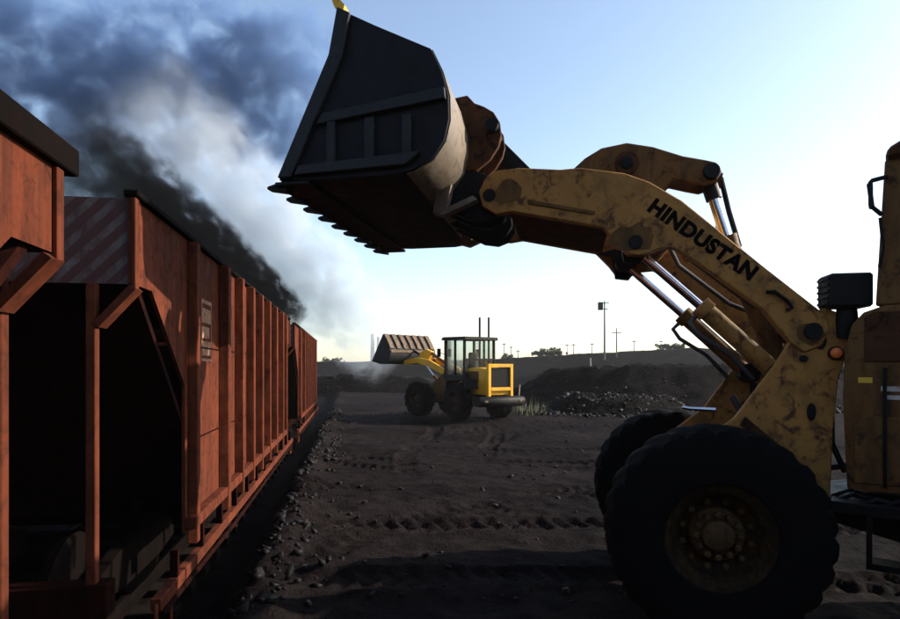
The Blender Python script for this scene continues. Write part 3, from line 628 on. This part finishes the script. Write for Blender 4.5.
# work lamp on its stalk, amber marker
hl = box(-1.275, -.955, .52, .80, 2.65, 2.93).build('work_lamp', 'black', LO, bevel=.02)
for k in range(5): box(-.955, -.942, .55, .77, 2.68+k*.05, 2.70+k*.05).build('cooling_fin', 'black', hl)
MB().tube([(-1.13, .66, 2.65), (-1.13, .66, 2.56), (-1.11, .64, 2.40)], [.075, .085, .06], 14).build('lamp_stalk', 'black', hl)
mk = MB().lathe([(0, .001), (0, .058), (.02, .058), (.028, .05)], (-1.045, .656, 2.275), 20).build('marker_housing', 'black', LO)
MB().lathe([(.02, .001), (.026, .048), (.045, .038), (.055, .001)], (-1.045, .656, 2.275), 20).build('amber_lens', 'amber', mk)
# rear body, cab, hood: the rear half is steered about the centre hitch
MB.XF = RT
body = [(-1.17, 1.16), (-1.14, 1.9), (-1.155, 2.30), (-1.20, 2.50), (-1.28, 2.60), (-1.42, 2.65), (-2.75, 2.65), (-2.75, 1.16)]
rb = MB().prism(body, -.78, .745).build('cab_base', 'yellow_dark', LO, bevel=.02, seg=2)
MB().prism([(-1.285, 2.20), (-1.285, 2.56), (-1.34, 2.60), (-2.70, 2.60), (-2.70, 2.20)], .746, .76).build('side_cover', 'rusty', rb, bevel=.005)
MB().prism([(-1.22, 1.22), (-1.22, 1.68), (-1.30, 1.76), (-1.9, 1.76), (-1.9, 1.22)], .746, .757).build('access_door', 'yellow_dark', rb, bevel=.005)
box(-1.34, -1.245, .7465, .7495, 2.03, 2.075).build('label_plate', 'plate_yellow', rb)
box(-1.56, -1.395, .7465, .7495, 1.965, 2.005).build('label_plate', 'white_paint', rb)
box(-1.56, -1.43, .7465, .7495, 1.90, 1.935).build('label_plate', 'white_paint', rb)
MB().tube([(-1.42, .775, 1.2), (-1.42, .79, 1.5), (-1.42, .79, 2.0), (-1.42, .775, 2.15)], .014, 8).build('grab_rail', 'black', rb)
rf = MB().prism([(-.95, .84), (-.95, 1.02), (-1.3, 1.10), (-5.2, 1.10), (-5.2, .70), (-1.6, .70)], -.48, .48).build('rear_frame', 'black', LO, bevel=.01)
MB().prism([(-1.05, .96), (-1.05, 1.06), (-2.1, 1.06), (-2.1, .96)], .49, .80).build('step_board', 'black', LO, bevel=.01)
MB().prism([(-1.30, .55), (-1.30, .60), (-1.9, .60), (-1.9, .55)], .60, .82).build('step_tread', 'black', LO)
for x in (-1.32, -1.88): box(x-.02, x+.02, .78, .82, .55, .96).build('step_hanger', 'black', LO)
for (x, y, h) in ((-1.10, .6, .02), (-1.25, .66, .0), (-1.4, .70, .015), (-1.05, .52, .03)):
    MB().tube([(x, y, 1.02+h), (x-.12, y+.03, 1.09+h), (x-.25, y, 1.06+h)], .018, 6).build('pipe_run', 'steel_edge', rf)
hood = [(-2.78, 1.14), (-2.78, 2.45), (-2.9, 2.52), (-5.2, 2.38), (-5.45, 2.2), (-5.5, 1.14)]
hd = MB().prism(hood, -.78, .78).build('engine_hood', 'yellow', LO, bevel=.03, seg=2)
box(-5.75, -5.25, -1.2, 1.2, .75, 1.13).build('counterweight', 'yellow_dark', LO, bevel=.05)
MB().tube([(-3.9, .2, 2.4), (-3.9, .2, 3.3)], .06, 14).build('exhaust_stack', 'black', hd)
for s in (1, -1):
    ya, yb = sorted((s*.79, s*1.36))
    MB().prism([(-2.15, 1.35), (-2.35, 1.85), (-2.8, 2.08), (-3.5, 2.08), (-3.95, 1.85), (-3.9, 1.80), (-3.47, 2.02), (-2.83, 2.02), (-2.42, 1.80), (-2.22, 1.34)], ya, yb).build('rear_fender', 'yellow_dark', LO, bevel=.006)
cb = box(-1.52, -1.40, -.68, .60, 2.655, 2.80).build('cab_frame', 'yellow_dark', LO, bevel=.012)
for y in (.66, -.76): 
    MB().prism([(-1.36, 2.651), (-1.53, 2.651), (-1.59, 3.80), (-1.42, 3.80)], y-.06, y+.08).build('cab_pillar', 'yellow_dark', cb, bevel=.012)
    MB().prism([(-2.55, 2.651), (-2.72, 2.651), (-2.72, 3.80), (-2.55, 3.80)], y-.06, y+.08).build('cab_pillar', 'yellow_dark', cb, bevel=.012)
MB().prism([(-1.42, 3.80), (-1.44, 3.88), (-1.55, 3.94), (-2.7, 3.96), (-2.8, 3.9), (-2.8, 3.80)], -.86, .80).build('cab_roof', 'rusty', LO, bevel=.02)
MB().prism([(-1.445, 2.82), (-1.455, 2.82), (-1.495, 3.79), (-1.485, 3.79)], -.66, .60).build('window_pane', 'glass', cb)
for y in (.70, -.74): MB().prism([(-1.53, 2.70), (-2.54, 2.70), (-2.54, 3.79), (-1.57, 3.79)], y, y+.008).build('window_pane', 'glass', cb)
MB().tube([(-1.43, .76, 3.66), (-1.34, .83, 3.63), (-1.32, .84, 3.60), (-1.34, .84, 3.42), (-1.40, .79, 3.36)], .018, 8).build('mirror_arm', 'black', cb)
box(-1.345, -1.315, .74, .90, 3.42, 3.62).build('mirror', 'black', cb, bevel=.01)
MB().tube([(-1.39, .77, 3.34), (-1.41, .78, 3.1), (-1.385, .77, 2.95)], .012, 8).build('grab_rail', 'black', cb)
seat = box(-2.35, -1.9, -.3, .2, 2.7, 3.0).build('operator_seat', 'seat', LO, bevel=.05)
box(-2.45, -2.32, -.3, .2, 3.0, 3.6).build('seat_back', 'seat', seat, bevel=.05)

MB.XF = None

# ------------------------------------------------------------------ far wheel loader
FA, FF = 32.0, 46.0            # heading left of straight-away: rear half, front half
FL = empty('wheel_loader', (.42, 26.6, gz(.42, 26.6)), R(90+FA))
tag(FL, 'small bright yellow wheel loader in the yard, seen from behind, bucket half raised', 'wheel loader')
YAW = Matrix.Rotation(R(FF-FA), 4, 'Z')
for s in (1, -1):
    make_wheel(FL, 'wheel', (-1.5, s*1.03, .76), .79, .52, s, .36, 'rim', n=70, nuts=8)
    o = make_wheel(FL, 'wheel', (0, 0, 0), .79, .52, s, .36, 'rim', n=70, nuts=8)
    o.matrix_local = YAW @ Matrix.Translation((1.5, s*1.03, .76))
box(-2.75, -.2, -.45, .45, .55, 1.05).build('rear_frame', 'black', FL, bevel=.02)
MB().lathe([(-.8, .12), (-.2, .22), (.2, .22), (.8, .12)], (-1.5, 0, .76), 16).build('axle_housing', 'black', FL)
MB().prism([(-.95, 1.05), (-.95, 2.10), (-2.2, 2.16), (-2.86, 2.10), (-2.96, 1.9), (-2.96, 1.05)], -.55, .55).build('engine_hood', 'bright_yellow', FL, bevel=.05, seg=2)
rg = MB()
for a in ((-.62, -.48, 1.0, 2.30), (.48, .62, 1.0, 2.30)): rg.box(-3.06, -2.90, *a)
rg.box(-3.06, -2.90, -.48, .48, 2.16, 2.30); rg.box(-3.06, -2.90, -.48, .48, 1.22, 1.36)
rgo = rg.build('radiator_frame', 'bright_yellow', FL, bevel=.012)
gp = box(-3.0, -2.97, -.47, .47, 1.37, 2.15).build('radiator_grille', 'black', rgo)
for k in range(10): box(-3.02, -3.003, -.46, .46, 1.40+k*.075, 1.425+k*.075).build('grille_bar', 'black', rgo)
MB().prism([(-2.6, .62), (-2.6, .98), (-3.12, 1.0), (-3.25, .92), (-3.25, .70), (-3.1, .60)], -1.12, 1.12).build('counterweight', 'black', FL, bevel=.05)
for s in (1, -1):
    box(-3.27, -3.25, s*.85-.07, s*.85+.07, .78, .86).build('tail_lamp', 'dull_plate', FL, bevel=.004)
    ya, yb = sorted((s*.57, s*1.2)); MB().prism([(-.75, 1.2), (-.85, 1.66), (-2.2, 1.70), (-2.3, 1.3), (-2.24, 1.3), (-2.15, 1.64), (-.9, 1.60), (-.8, 1.2)], ya, yb).build('rear_fender', 'black', FL, bevel=.01)
box(-2.35, -1.7, .551, .56, 1.12, 1.44).build('side_plate', 'bright_yellow', FL, bevel=.003)
box(-2.3, -1.1, .551, .556, 1.55, 2.0).build('side_louvre', 'yellow_dark', FL)
box(-1.2, -.2, .56, .95, .75, 1.15).build('fuel_tank', 'black', FL, bevel=.03)
MB().tube([(-2.95, -1.0, 1.0), (-2.95, -1.05, 1.45)], .02, 8).build('handrail', 'white_paint', FL)
for (x, y) in ((-1.25, -.22), (-1.45, -.55)): MB().tube([(x, y, 2.1), (x, y, 4.30)], .045, 12).build('exhaust_stack', 'black', FL)
fco = box(-1.62, .02, -.78, .79, 1.62, 1.85).build('cab_frame', 'black', FL, bevel=.008)
for x0, x1 in ((-1.62, -1.48), (-.12, .02), (-.88, -.78)):
    for y in (-.78, .72): box(x0, x1, y, y+.07, 1.851, 3.34).build('cab_pillar', 'black', fco, bevel=.008)
box(-1.62, -1.52, -.70, .72, 2.45, 2.53).build('window_bar', 'black', fco)
MB().prism([(-1.72, 3.30), (-1.70, 3.44), (.02, 3.48), (.14, 3.42), (.14, 3.34)], -.86, .86).build('cab_roof', 'black', FL, bevel=.02)
for y in (-.75, .75): box(-1.52, -.08, y-.004, y+.004, 1.86, 3.33).build('window_pane', 'glass', fco)
box(-1.575, -1.567, -.70, .71, 1.86, 3.33).build('window_pane', 'glass', fco); box(-.034, -.026, -.70, .71, 1.86, 3.33).build('window_pane', 'glass', fco)
st = box(-1.05, -.6, -.25, .25, 1.86, 2.15).build('operator_seat', 'seat', FL, bevel=.05); box(-1.15, -1.03, -.25, .25, 2.1, 2.8).build('seat_back', 'seat', st, bevel=.05)
MB().tube([(-.28, 0, 1.9), (-.42, 0, 2.45)], .03, 8).build('steering_column', 'black', FL)
for s in (1, -1):
    mm = MB().tube([(-.02, s*.8, 2.75), (.08, s*1.02, 2.80)], .015, 6).build('mirror_arm', 'black', fco); box(.05, .09, s*1.02-.09, s*1.02+.09, 2.62, 2.98).build('mirror', 'black', fco, bevel=.01)
# front half, turned further left
def fr(mb, name, mat, par=FL, **k): return mb.build(name, mat, par, M4=YAW, **k)
fr(MB().prism([(.15, .6), (.15, 1.9), (.5, 2.05), (.9, 1.7), (1.9, 1.1), (1.9, .6)], -.42, .42), 'front_frame', 'yellow_dark', bevel=.02)
fr(MB().lathe([(-.8, .12), (-.2, .22), (.2, .22), (.8, .12)], (1.5, 0, .76), 16), 'axle_housing', 'black')
for s in (1, -1):
    ya, yb = sorted((s*.46, s*.58))
    fr(MB().prism([(.35, 1.98), (.45, 2.12), (1.4, 2.52), (2.2, 2.62), (3.0, 2.50), (3.1, 2.38), (3.0, 2.28), (2.2, 2.36), (1.5, 2.24), (.5, 1.84)], ya, yb), 'lift_arm', 'bright_yellow', bevel=.015)
    fr(MB().tube([(.7, s*.36, 1.3), (1.25, s*.36, 1.78)], .075, 12), 'lift_cylinder', 'yellow_dark'); fr(MB().tube([(1.25, s*.36, 1.78), (1.75, s*.36, 2.28)], .04, 10), 'lift_rod', 'chrome')
fr(MB().tube([(2.1, -.46, 2.48), (2.1, .46, 2.48)], .10, 14), 'boom_cross_tube', 'rusty')
fr(MB().prism([(1.7, 2.9), (2.1, 3.02), (2.5, 2.8), (2.6, 2.45), (2.4, 2.3), (1.9, 2.5)], -.1, .1), 'tilt_lever', 'bright_yellow', bevel=.015)
fr(MB().tube([(.6, 0, 2.2), (1.75, 0, 2.82)], .07, 12), 'tilt_cylinder', 'yellow_dark')
fr(MB().tube([(2.5, 0, 2.75), (3.05, 0, 2.98)], .05, 10), 'tilt_link', 'black')
BX = Matrix.Rotation(R(-8), 4, 'Y')
bp = [(4.35, 2.46), (3.7, 2.32), (3.3, 2.32), (3.12, 2.42), (3.02, 2.60), (3.0, 2.82), (3.06, 3.05), (3.2, 3.28), (3.44, 3.62), (3.52, 3.72)]
bi = offset(bp, .04)
fb = fr(MB().prism(bp + bi[::-1], -1.43, 1.43), 'bucket', 'steel', smooth=50)
for s in (1, -1):
    ya, yb = sorted((s*1.431, s*1.47)); fr(MB().prism(bp, ya, yb), 'side_plate', 'steel', fb, bevel=.004)
for k in range(7):
    y = -1.30 + k*2.6/6 - .10
    fr(MB().prism([(3.51, 3.72), (3.19, 3.29), (3.05, 3.05), (3.0, 3.05), (3.14, 3.31), (3.46, 3.74)], y, y+.24), 'back_rib', 'dull_plate', fb, bevel=.006)
fr(MB().box(2.965, 3.0, -1.42, 1.42, 2.86, 2.98), 'wear_strip', 'dull_plate', fb)
fr(MB().box(2.97, 3.02, -1.42, -.2, 2.56, 2.64), 'wear_strip', 'yellow_dark', fb)
for k in range(8):
    y = -1.3 + k*2.6/7; fr(MB().prism([(4.30, 2.42), (4.30, 2.50), (4.52, 2.50), (4.52, 2.48)], y-.05, y+.05), 'tooth', 'steel', fb)

# ------------------------------------------------------------------ poles, masts, chimneys and trees on the skyline
def at(u, Y): return (u-450)/600.0*Y
def height_at(v, Y): return CAM_H - (v-368)/600.0*Y
def pole(name, u, Y, vtop, vbase, r, label, cat, arms=(), group=None, lamp=None, mat='pole'):
    z0, z1 = height_at(vbase, Y)-1.2, height_at(vtop, Y)
    e = empty(name, (at(u, Y), Y, z0)); tag(e, label, cat, group); H = z1-z0
    MB().tube([(0, 0, 0), (0.01, 0, H*.5), (0, 0, H)], [r, r*.85, r*.65], 10).build('shaft', mat, e)
    for (dz, half) in arms: box(-half, half, -.07, .07, H-dz-.07, H-dz+.07).build('crossarm', mat, e)
    if lamp: box(lamp[0], lamp[1], -.35, .35, H-lamp[3], H-lamp[2]).build('floodlight', 'black', e, bevel=.05)
    return e
pole('floodlight_mast', 604.5, 100, 301, 353, .17, 'tall floodlight mast on the skyline, right of the yellow loader', 'light mast', ((.35, .75), (1.35, .55)), lamp=(-1.05, -.30, .2, 1.5))
pole('utility_pole', 616.5, 104, 328, 353, .13, 'single utility pole with crossarm just right of the floodlight mast', 'utility pole', ((.8, .9),))
for (u, vt, vb, Y, lab) in ((504, 343, 358, 112, 'thin skyline post nearest to the yellow loader cab'), (511, 346, 358, 112, 'second skyline post right of the yellow loader cab'),
        (518, 350, 358, 112, 'short skyline post third from the yellow loader cab'), (567, 344, 355, 110, 'left post of a close pair on the skyline, left of the floodlight mast'), (573.5, 343.5, 354, 110, 'right post of a close pair on the skyline, left of the floodlight mast'),
        (592, 343, 354, 110, 'skyline post just left of the floodlight mast'), (634, 340, 352, 108, 'skyline post right of the utility pole'), (661, 340, 349, 106, 'skyline post above the highest part of the bank'), (711, 331, 352, 106, 'skyline post seen between loader cylinders and tower')):
    pole('fence_post', u, Y, vt, vb, .08, lab, 'post', ((.25, .35),), group='posts along the skyline bank')
for (u, vt, lab) in ((372.5, 334, 'left one of two hazy chimneys beyond the far bucket'), (378.5, 337, 'right one of two hazy chimneys beyond the far bucket')):
    Y = 420; e = empty('chimney', (at(u, Y), Y, 0)); tag(e, lab, 'chimney', 'chimneys on the horizon')
    H = height_at(vt, Y); MB().lathe([(0, 1.6), (H*.6, 1.35), (H, 1.1), (H, .8), (H-1.0, .8)], (0, 0, 0), 16, 'z').build('stack', 'concrete', e)
    MB().lathe([(0, 1.2), (.0, 1.35), (.6, 1.35), (.6, 1.2)], (0, 0, H-1.2), 16, 'z').build('rim_band', 'concrete', e)
pole('marker_post', 590.5, 36.5, 358, 369, .06, 'small pale marker post on the crest of the coal heap', 'post', mat='white_paint')
def tree(u, Y, vbase, hgt, wid, label, seed):
    r = np.random.default_rng(seed); e = empty('tree', (at(u, Y), Y, height_at(vbase, Y)-1.0)); tag(e, label, 'tree', 'small trees along the skyline')
    H = hgt+1.0; tk = MB().tube([(0, 0, 0), (.1, 0, H*.35), (-.1, .1, H*.7)], [.16, .12, .06], 8)
    for k in range(5):
        a = k*1.3; tk.tube([(.0, 0, H*(.35+.06*k)), (math.cos(a)*wid*.45, math.sin(a)*wid*.45, H*(.55+.07*k))], [.07, .025], 6)
    tk.build('trunk', 'bark', e)
    V = []; Fc = []
    for k in range(26):
        c = np.array([r.normal(0, wid*.30), r.normal(0, wid*.25), H*.62 + r.normal(0, H*.12)]); rad = r.uniform(.35, .8)*wid*.25
        for q in range(34):
            d = r.normal(size=3); d /= np.linalg.norm(d); p = c + d*rad*r.uniform(.5, 1); s = r.uniform(.10, .24)
            t1 = np.cross(d, r.normal(size=3)); t1 /= np.linalg.norm(t1); t2 = np.cross(d, t1) + d*.3
            i = len(V); V += [tuple(p+t1*s), tuple(p+t2*s*.6), tuple(p-t1*s), tuple(p-t2*s*.6)]; Fc.append((i, i+1, i+2, i+3))
    MB().add(V, Fc).build('crown', 'leaf', e, smooth=0)
for (u, vb, hg, wd, Y, lab, sd_) in ((541, 356, 2.2, 3.2, 114, 'low bushy tree on the skyline, leftmost of the row', 1), (551, 355, 2.4, 3.4, 113, 'bushy tree on the skyline, second of the row', 2), (560, 355, 1.6, 2.2, 113, 'small bush-like tree on the skyline, third of the row', 3),
        (668, 348.5, 1.5, 3.6, 107, 'flat topped tree on the highest part of the bank', 4), (680, 349, 1.8, 3.0, 107, 'small tree right of the flat topped one', 5), (695, 352, 1.4, 3.2, 106, 'low tree on the bank close to the loader tower', 6),
        (333, 363, 2.2, 4.0, 125, 'hazy tree just right of the train end', 7), (508, 358.5, 1.6, 2.8, 113, 'low bush behind the yellow loader', 8)):
    tree(u, Y, vb, hg*.62, wd*.8, lab, sd_)
# dry weeds between the far loader and the heaps
V = []; Fc = []
for k in range(320):
    x = rng.uniform(2.4, 4.6); y = rng.uniform(26.5, 31); z = gz(x, y); hgt = rng.uniform(.15, .75)*(1.2 if rng.random() < .2 else .7); a = rng.uniform(0, 6.28); ln = rng.uniform(-.25, .25)
    dx, dy = math.cos(a)*.012, math.sin(a)*.012; i = len(V)
    V += [(x-dx, y-dy, z-.02), (x+dx, y+dy, z-.02), (x+ln*hgt*.4+dx*.8, y+dy*.8, z+hgt*.6), (x+ln*hgt*.4-dx*.8, y-dy*.8, z+hgt*.6), (x+ln*hgt, y+ln*.2, z+hgt)]
    Fc += [(i, i+1, i+2, i+3), (i+3, i+2, i+4)]
tag(MB().add(V, Fc).build('weeds', 'weed', None, smooth=0), 'dry weeds growing between the yellow loader and the heaps', 'weeds', kind='stuff')

# ------------------------------------------------------------------ smoke
def plume(name, p0, p1, r0, r1, power, color, dens, label, seed, thr=(0.42, 0.62), scale=3.0, wob=0.9, fade=(0.0, 0.06, 0.75, 1.0), aniso=0.2, flat=1.0, stretch=0.55, amp=1.8, det=6):
    p0 = Vector(p0); p1 = Vector(p1); L = (p1-p0).length; ax = (p1-p0).normalized()
    yv = Vector((0, 1, 0)); yv = (yv - ax*yv.dot(ax)).normalized(); zv = ax.cross(yv)
    if zv.z < 0: yv, zv = -yv, -zv
    rings = []; n = 28
    for k in range(31):
        t = k/30; r = r0 + (r1-r0)*t**power
        rings.append([(t*L, math.cos(a)*r*flat*1.02*(1+.12*math.sin(3*a+t*9+seed)), math.sin(a)*r*1.02*(1+.10*math.sin(2*a+t*13+seed))) for a in np.linspace(0, 2*math.pi, n+1)[:-1]])
    m = bpy.data.materials.new(name); m.use_nodes = True; nt = m.node_tree; nt.nodes.clear()
    out = node(nt, 'ShaderNodeOutputMaterial'); pv = node(nt, 'ShaderNodeVolumePrincipled'); nt.links.new(pv.outputs[0], out.inputs['Volume'])
    pv.inputs['Color'].default_value = (*color, 1); pv.inputs['Anisotropy'].default_value = aniso
    if 'Density Attribute' in pv.inputs: pv.inputs['Density Attribute'].default_value = ''
    def mt(op, a, b=None, c=None, clamp=False):
        q = node(nt, 'ShaderNodeMath', operation=op); q.use_clamp = clamp
        for i, v in enumerate((a, b, c)):
            if v is None: continue
            if isinstance(v, (int, float)): q.inputs[i].default_value = v
            else: nt.links.new(v, q.inputs[i])
        return q.outputs[0]
    tc = node(nt, 'ShaderNodeTexCoord'); sp = node(nt, 'ShaderNodeSeparateXYZ'); nt.links.new(tc.outputs['Object'], sp.inputs[0])
    t = mt('DIVIDE', sp.outputs[0], L, clamp=True)
    r = mt('MULTIPLY_ADD', mt('POWER', t, power), r1-r0, r0)
    yy = mt('DIVIDE', sp.outputs[1], flat)
    q = mt('DIVIDE', mt('SQRT', mt('ADD', mt('MULTIPLY', yy, yy), mt('MULTIPLY', sp.outputs[2], sp.outputs[2]))), r)
    # billows grow with the plume: noise in coordinates divided by its radius
    cb = node(nt, 'ShaderNodeCombineXYZ')
    nt.links.new(mt('MULTIPLY', mt('POWER', mt('MAXIMUM', t, .001), 1-.6*power), stretch*scale*L/(0.5*(r0+r1))), cb.inputs[0]); nt.links.new(mt('DIVIDE', sp.outputs[1], mt('MULTIPLY', r, 1/scale)), cb.inputs[1]); nt.links.new(mt('DIVIDE', sp.outputs[2], mt('MULTIPLY', r, 1/scale)), cb.inputs[2])
    ad = node(nt, 'ShaderNodeVectorMath', operation='ADD'); ad.inputs[1].default_value = (seed*3.7, seed*1.3, seed*2.1); nt.links.new(cb.outputs[0], ad.inputs[0])
    ns = noise(nt, 1.0, det, 0.66, ad.outputs[0], 0.35)
    f = mt('ADD', mt('MULTIPLY', mt('SUBTRACT', 1.0, q), wob), mt('MULTIPLY', mt('SUBTRACT', ns.outputs[0], 0.5), amp))
    mr = node(nt, 'ShaderNodeMapRange'); mr.interpolation_type = 'SMOOTHSTEP'; nt.links.new(f, mr.inputs[0]); mr.inputs[1].default_value = thr[0]; mr.inputs[2].default_value = thr[1]
    edge = node(nt, 'ShaderNodeMapRange'); edge.interpolation_type = 'SMOOTHSTEP'; nt.links.new(q, edge.inputs[0]); edge.inputs[1].default_value = .85; edge.inputs[2].default_value = .6
    rp = ramp(nt, [(fade[0], (0, 0, 0)), (fade[1], (1, 1, 1)), (fade[2], (1, 1, 1)), (fade[3], (.0, .0, .0))], t)
    d = mt('MULTIPLY', mt('MULTIPLY', mr.outputs[0], edge.outputs[0]), mt('MULTIPLY', rp.outputs[0], mt('DIVIDE', dens, r)))
    nt.links.new(d, pv.inputs['Density'])
    m4 = Matrix(((ax.x, yv.x, zv.x, p0.x), (ax.y, yv.y, zv.y, p0.y), (ax.z, yv.z, zv.z, p0.z), (0, 0, 0, 1)))
    o = MB().loft(rings).build(name, m, None); o.matrix_world = m4
    return tag(o, label, 'smoke', kind='stuff')
def sm(u, v, Y): return (at(u, Y), Y, height_at(v, Y))
plume('white_smoke', sm(400, 365, 42), sm(60, 45, 40), 3.2, 8.0, .75, (.80, .88, .98), 4.6, 'white smoke drifting up from behind the train', 3, thr=(-.10, .95), scale=3.4, wob=.95, fade=(0, .25, .45, .85), amp=3.2, flat=.4, stretch=.9, det=8)
plume('black_smoke', sm(304, 322, 36), sm(-60, 50, 33), 1.0, 5.8, .8, (.008, .008, .011), 17.0, 'black smoke rolling close over the tops of the wagons', 5, thr=(-.10, .90), scale=3.6, wob=1.0, fade=(0, .08, .38, .72), amp=3.4, flat=.4, stretch=.9, det=8)
plume('grey_smoke', sm(430, 100, 52), sm(-220, 75, 50), 9.5, 13.5, .8, (.20, .34, .62), 10.0, 'thin blue grey smoke cloud high behind the bucket', 8, thr=(-.10, .70), scale=4.2, wob=.55, fade=(0.08, .28, .9, 1.0), stretch=1.1, amp=3.4, flat=.3, det=8)
hb = box(-1000, 1000, -80, 1000, -2.0, 46.0).build('haze', 'leaf', None, smooth=0); hb.data.materials.clear()
m = bpy.data.materials.new('haze'); m.use_nodes = True; nt = m.node_tree; nt.nodes.clear()
out = node(nt, 'ShaderNodeOutputMaterial'); pv = node(nt, 'ShaderNodeVolumePrincipled'); nt.links.new(pv.outputs[0], out.inputs['Volume'])
pv.inputs['Color'].default_value = (.88, .9, .93, 1); pv.inputs['Density'].default_value = 0.00028; pv.inputs['Anisotropy'].default_value = 0.2
hb.data.materials.append(m); tag(hb, 'pale dusty haze over the whole yard', 'haze', kind='stuff')
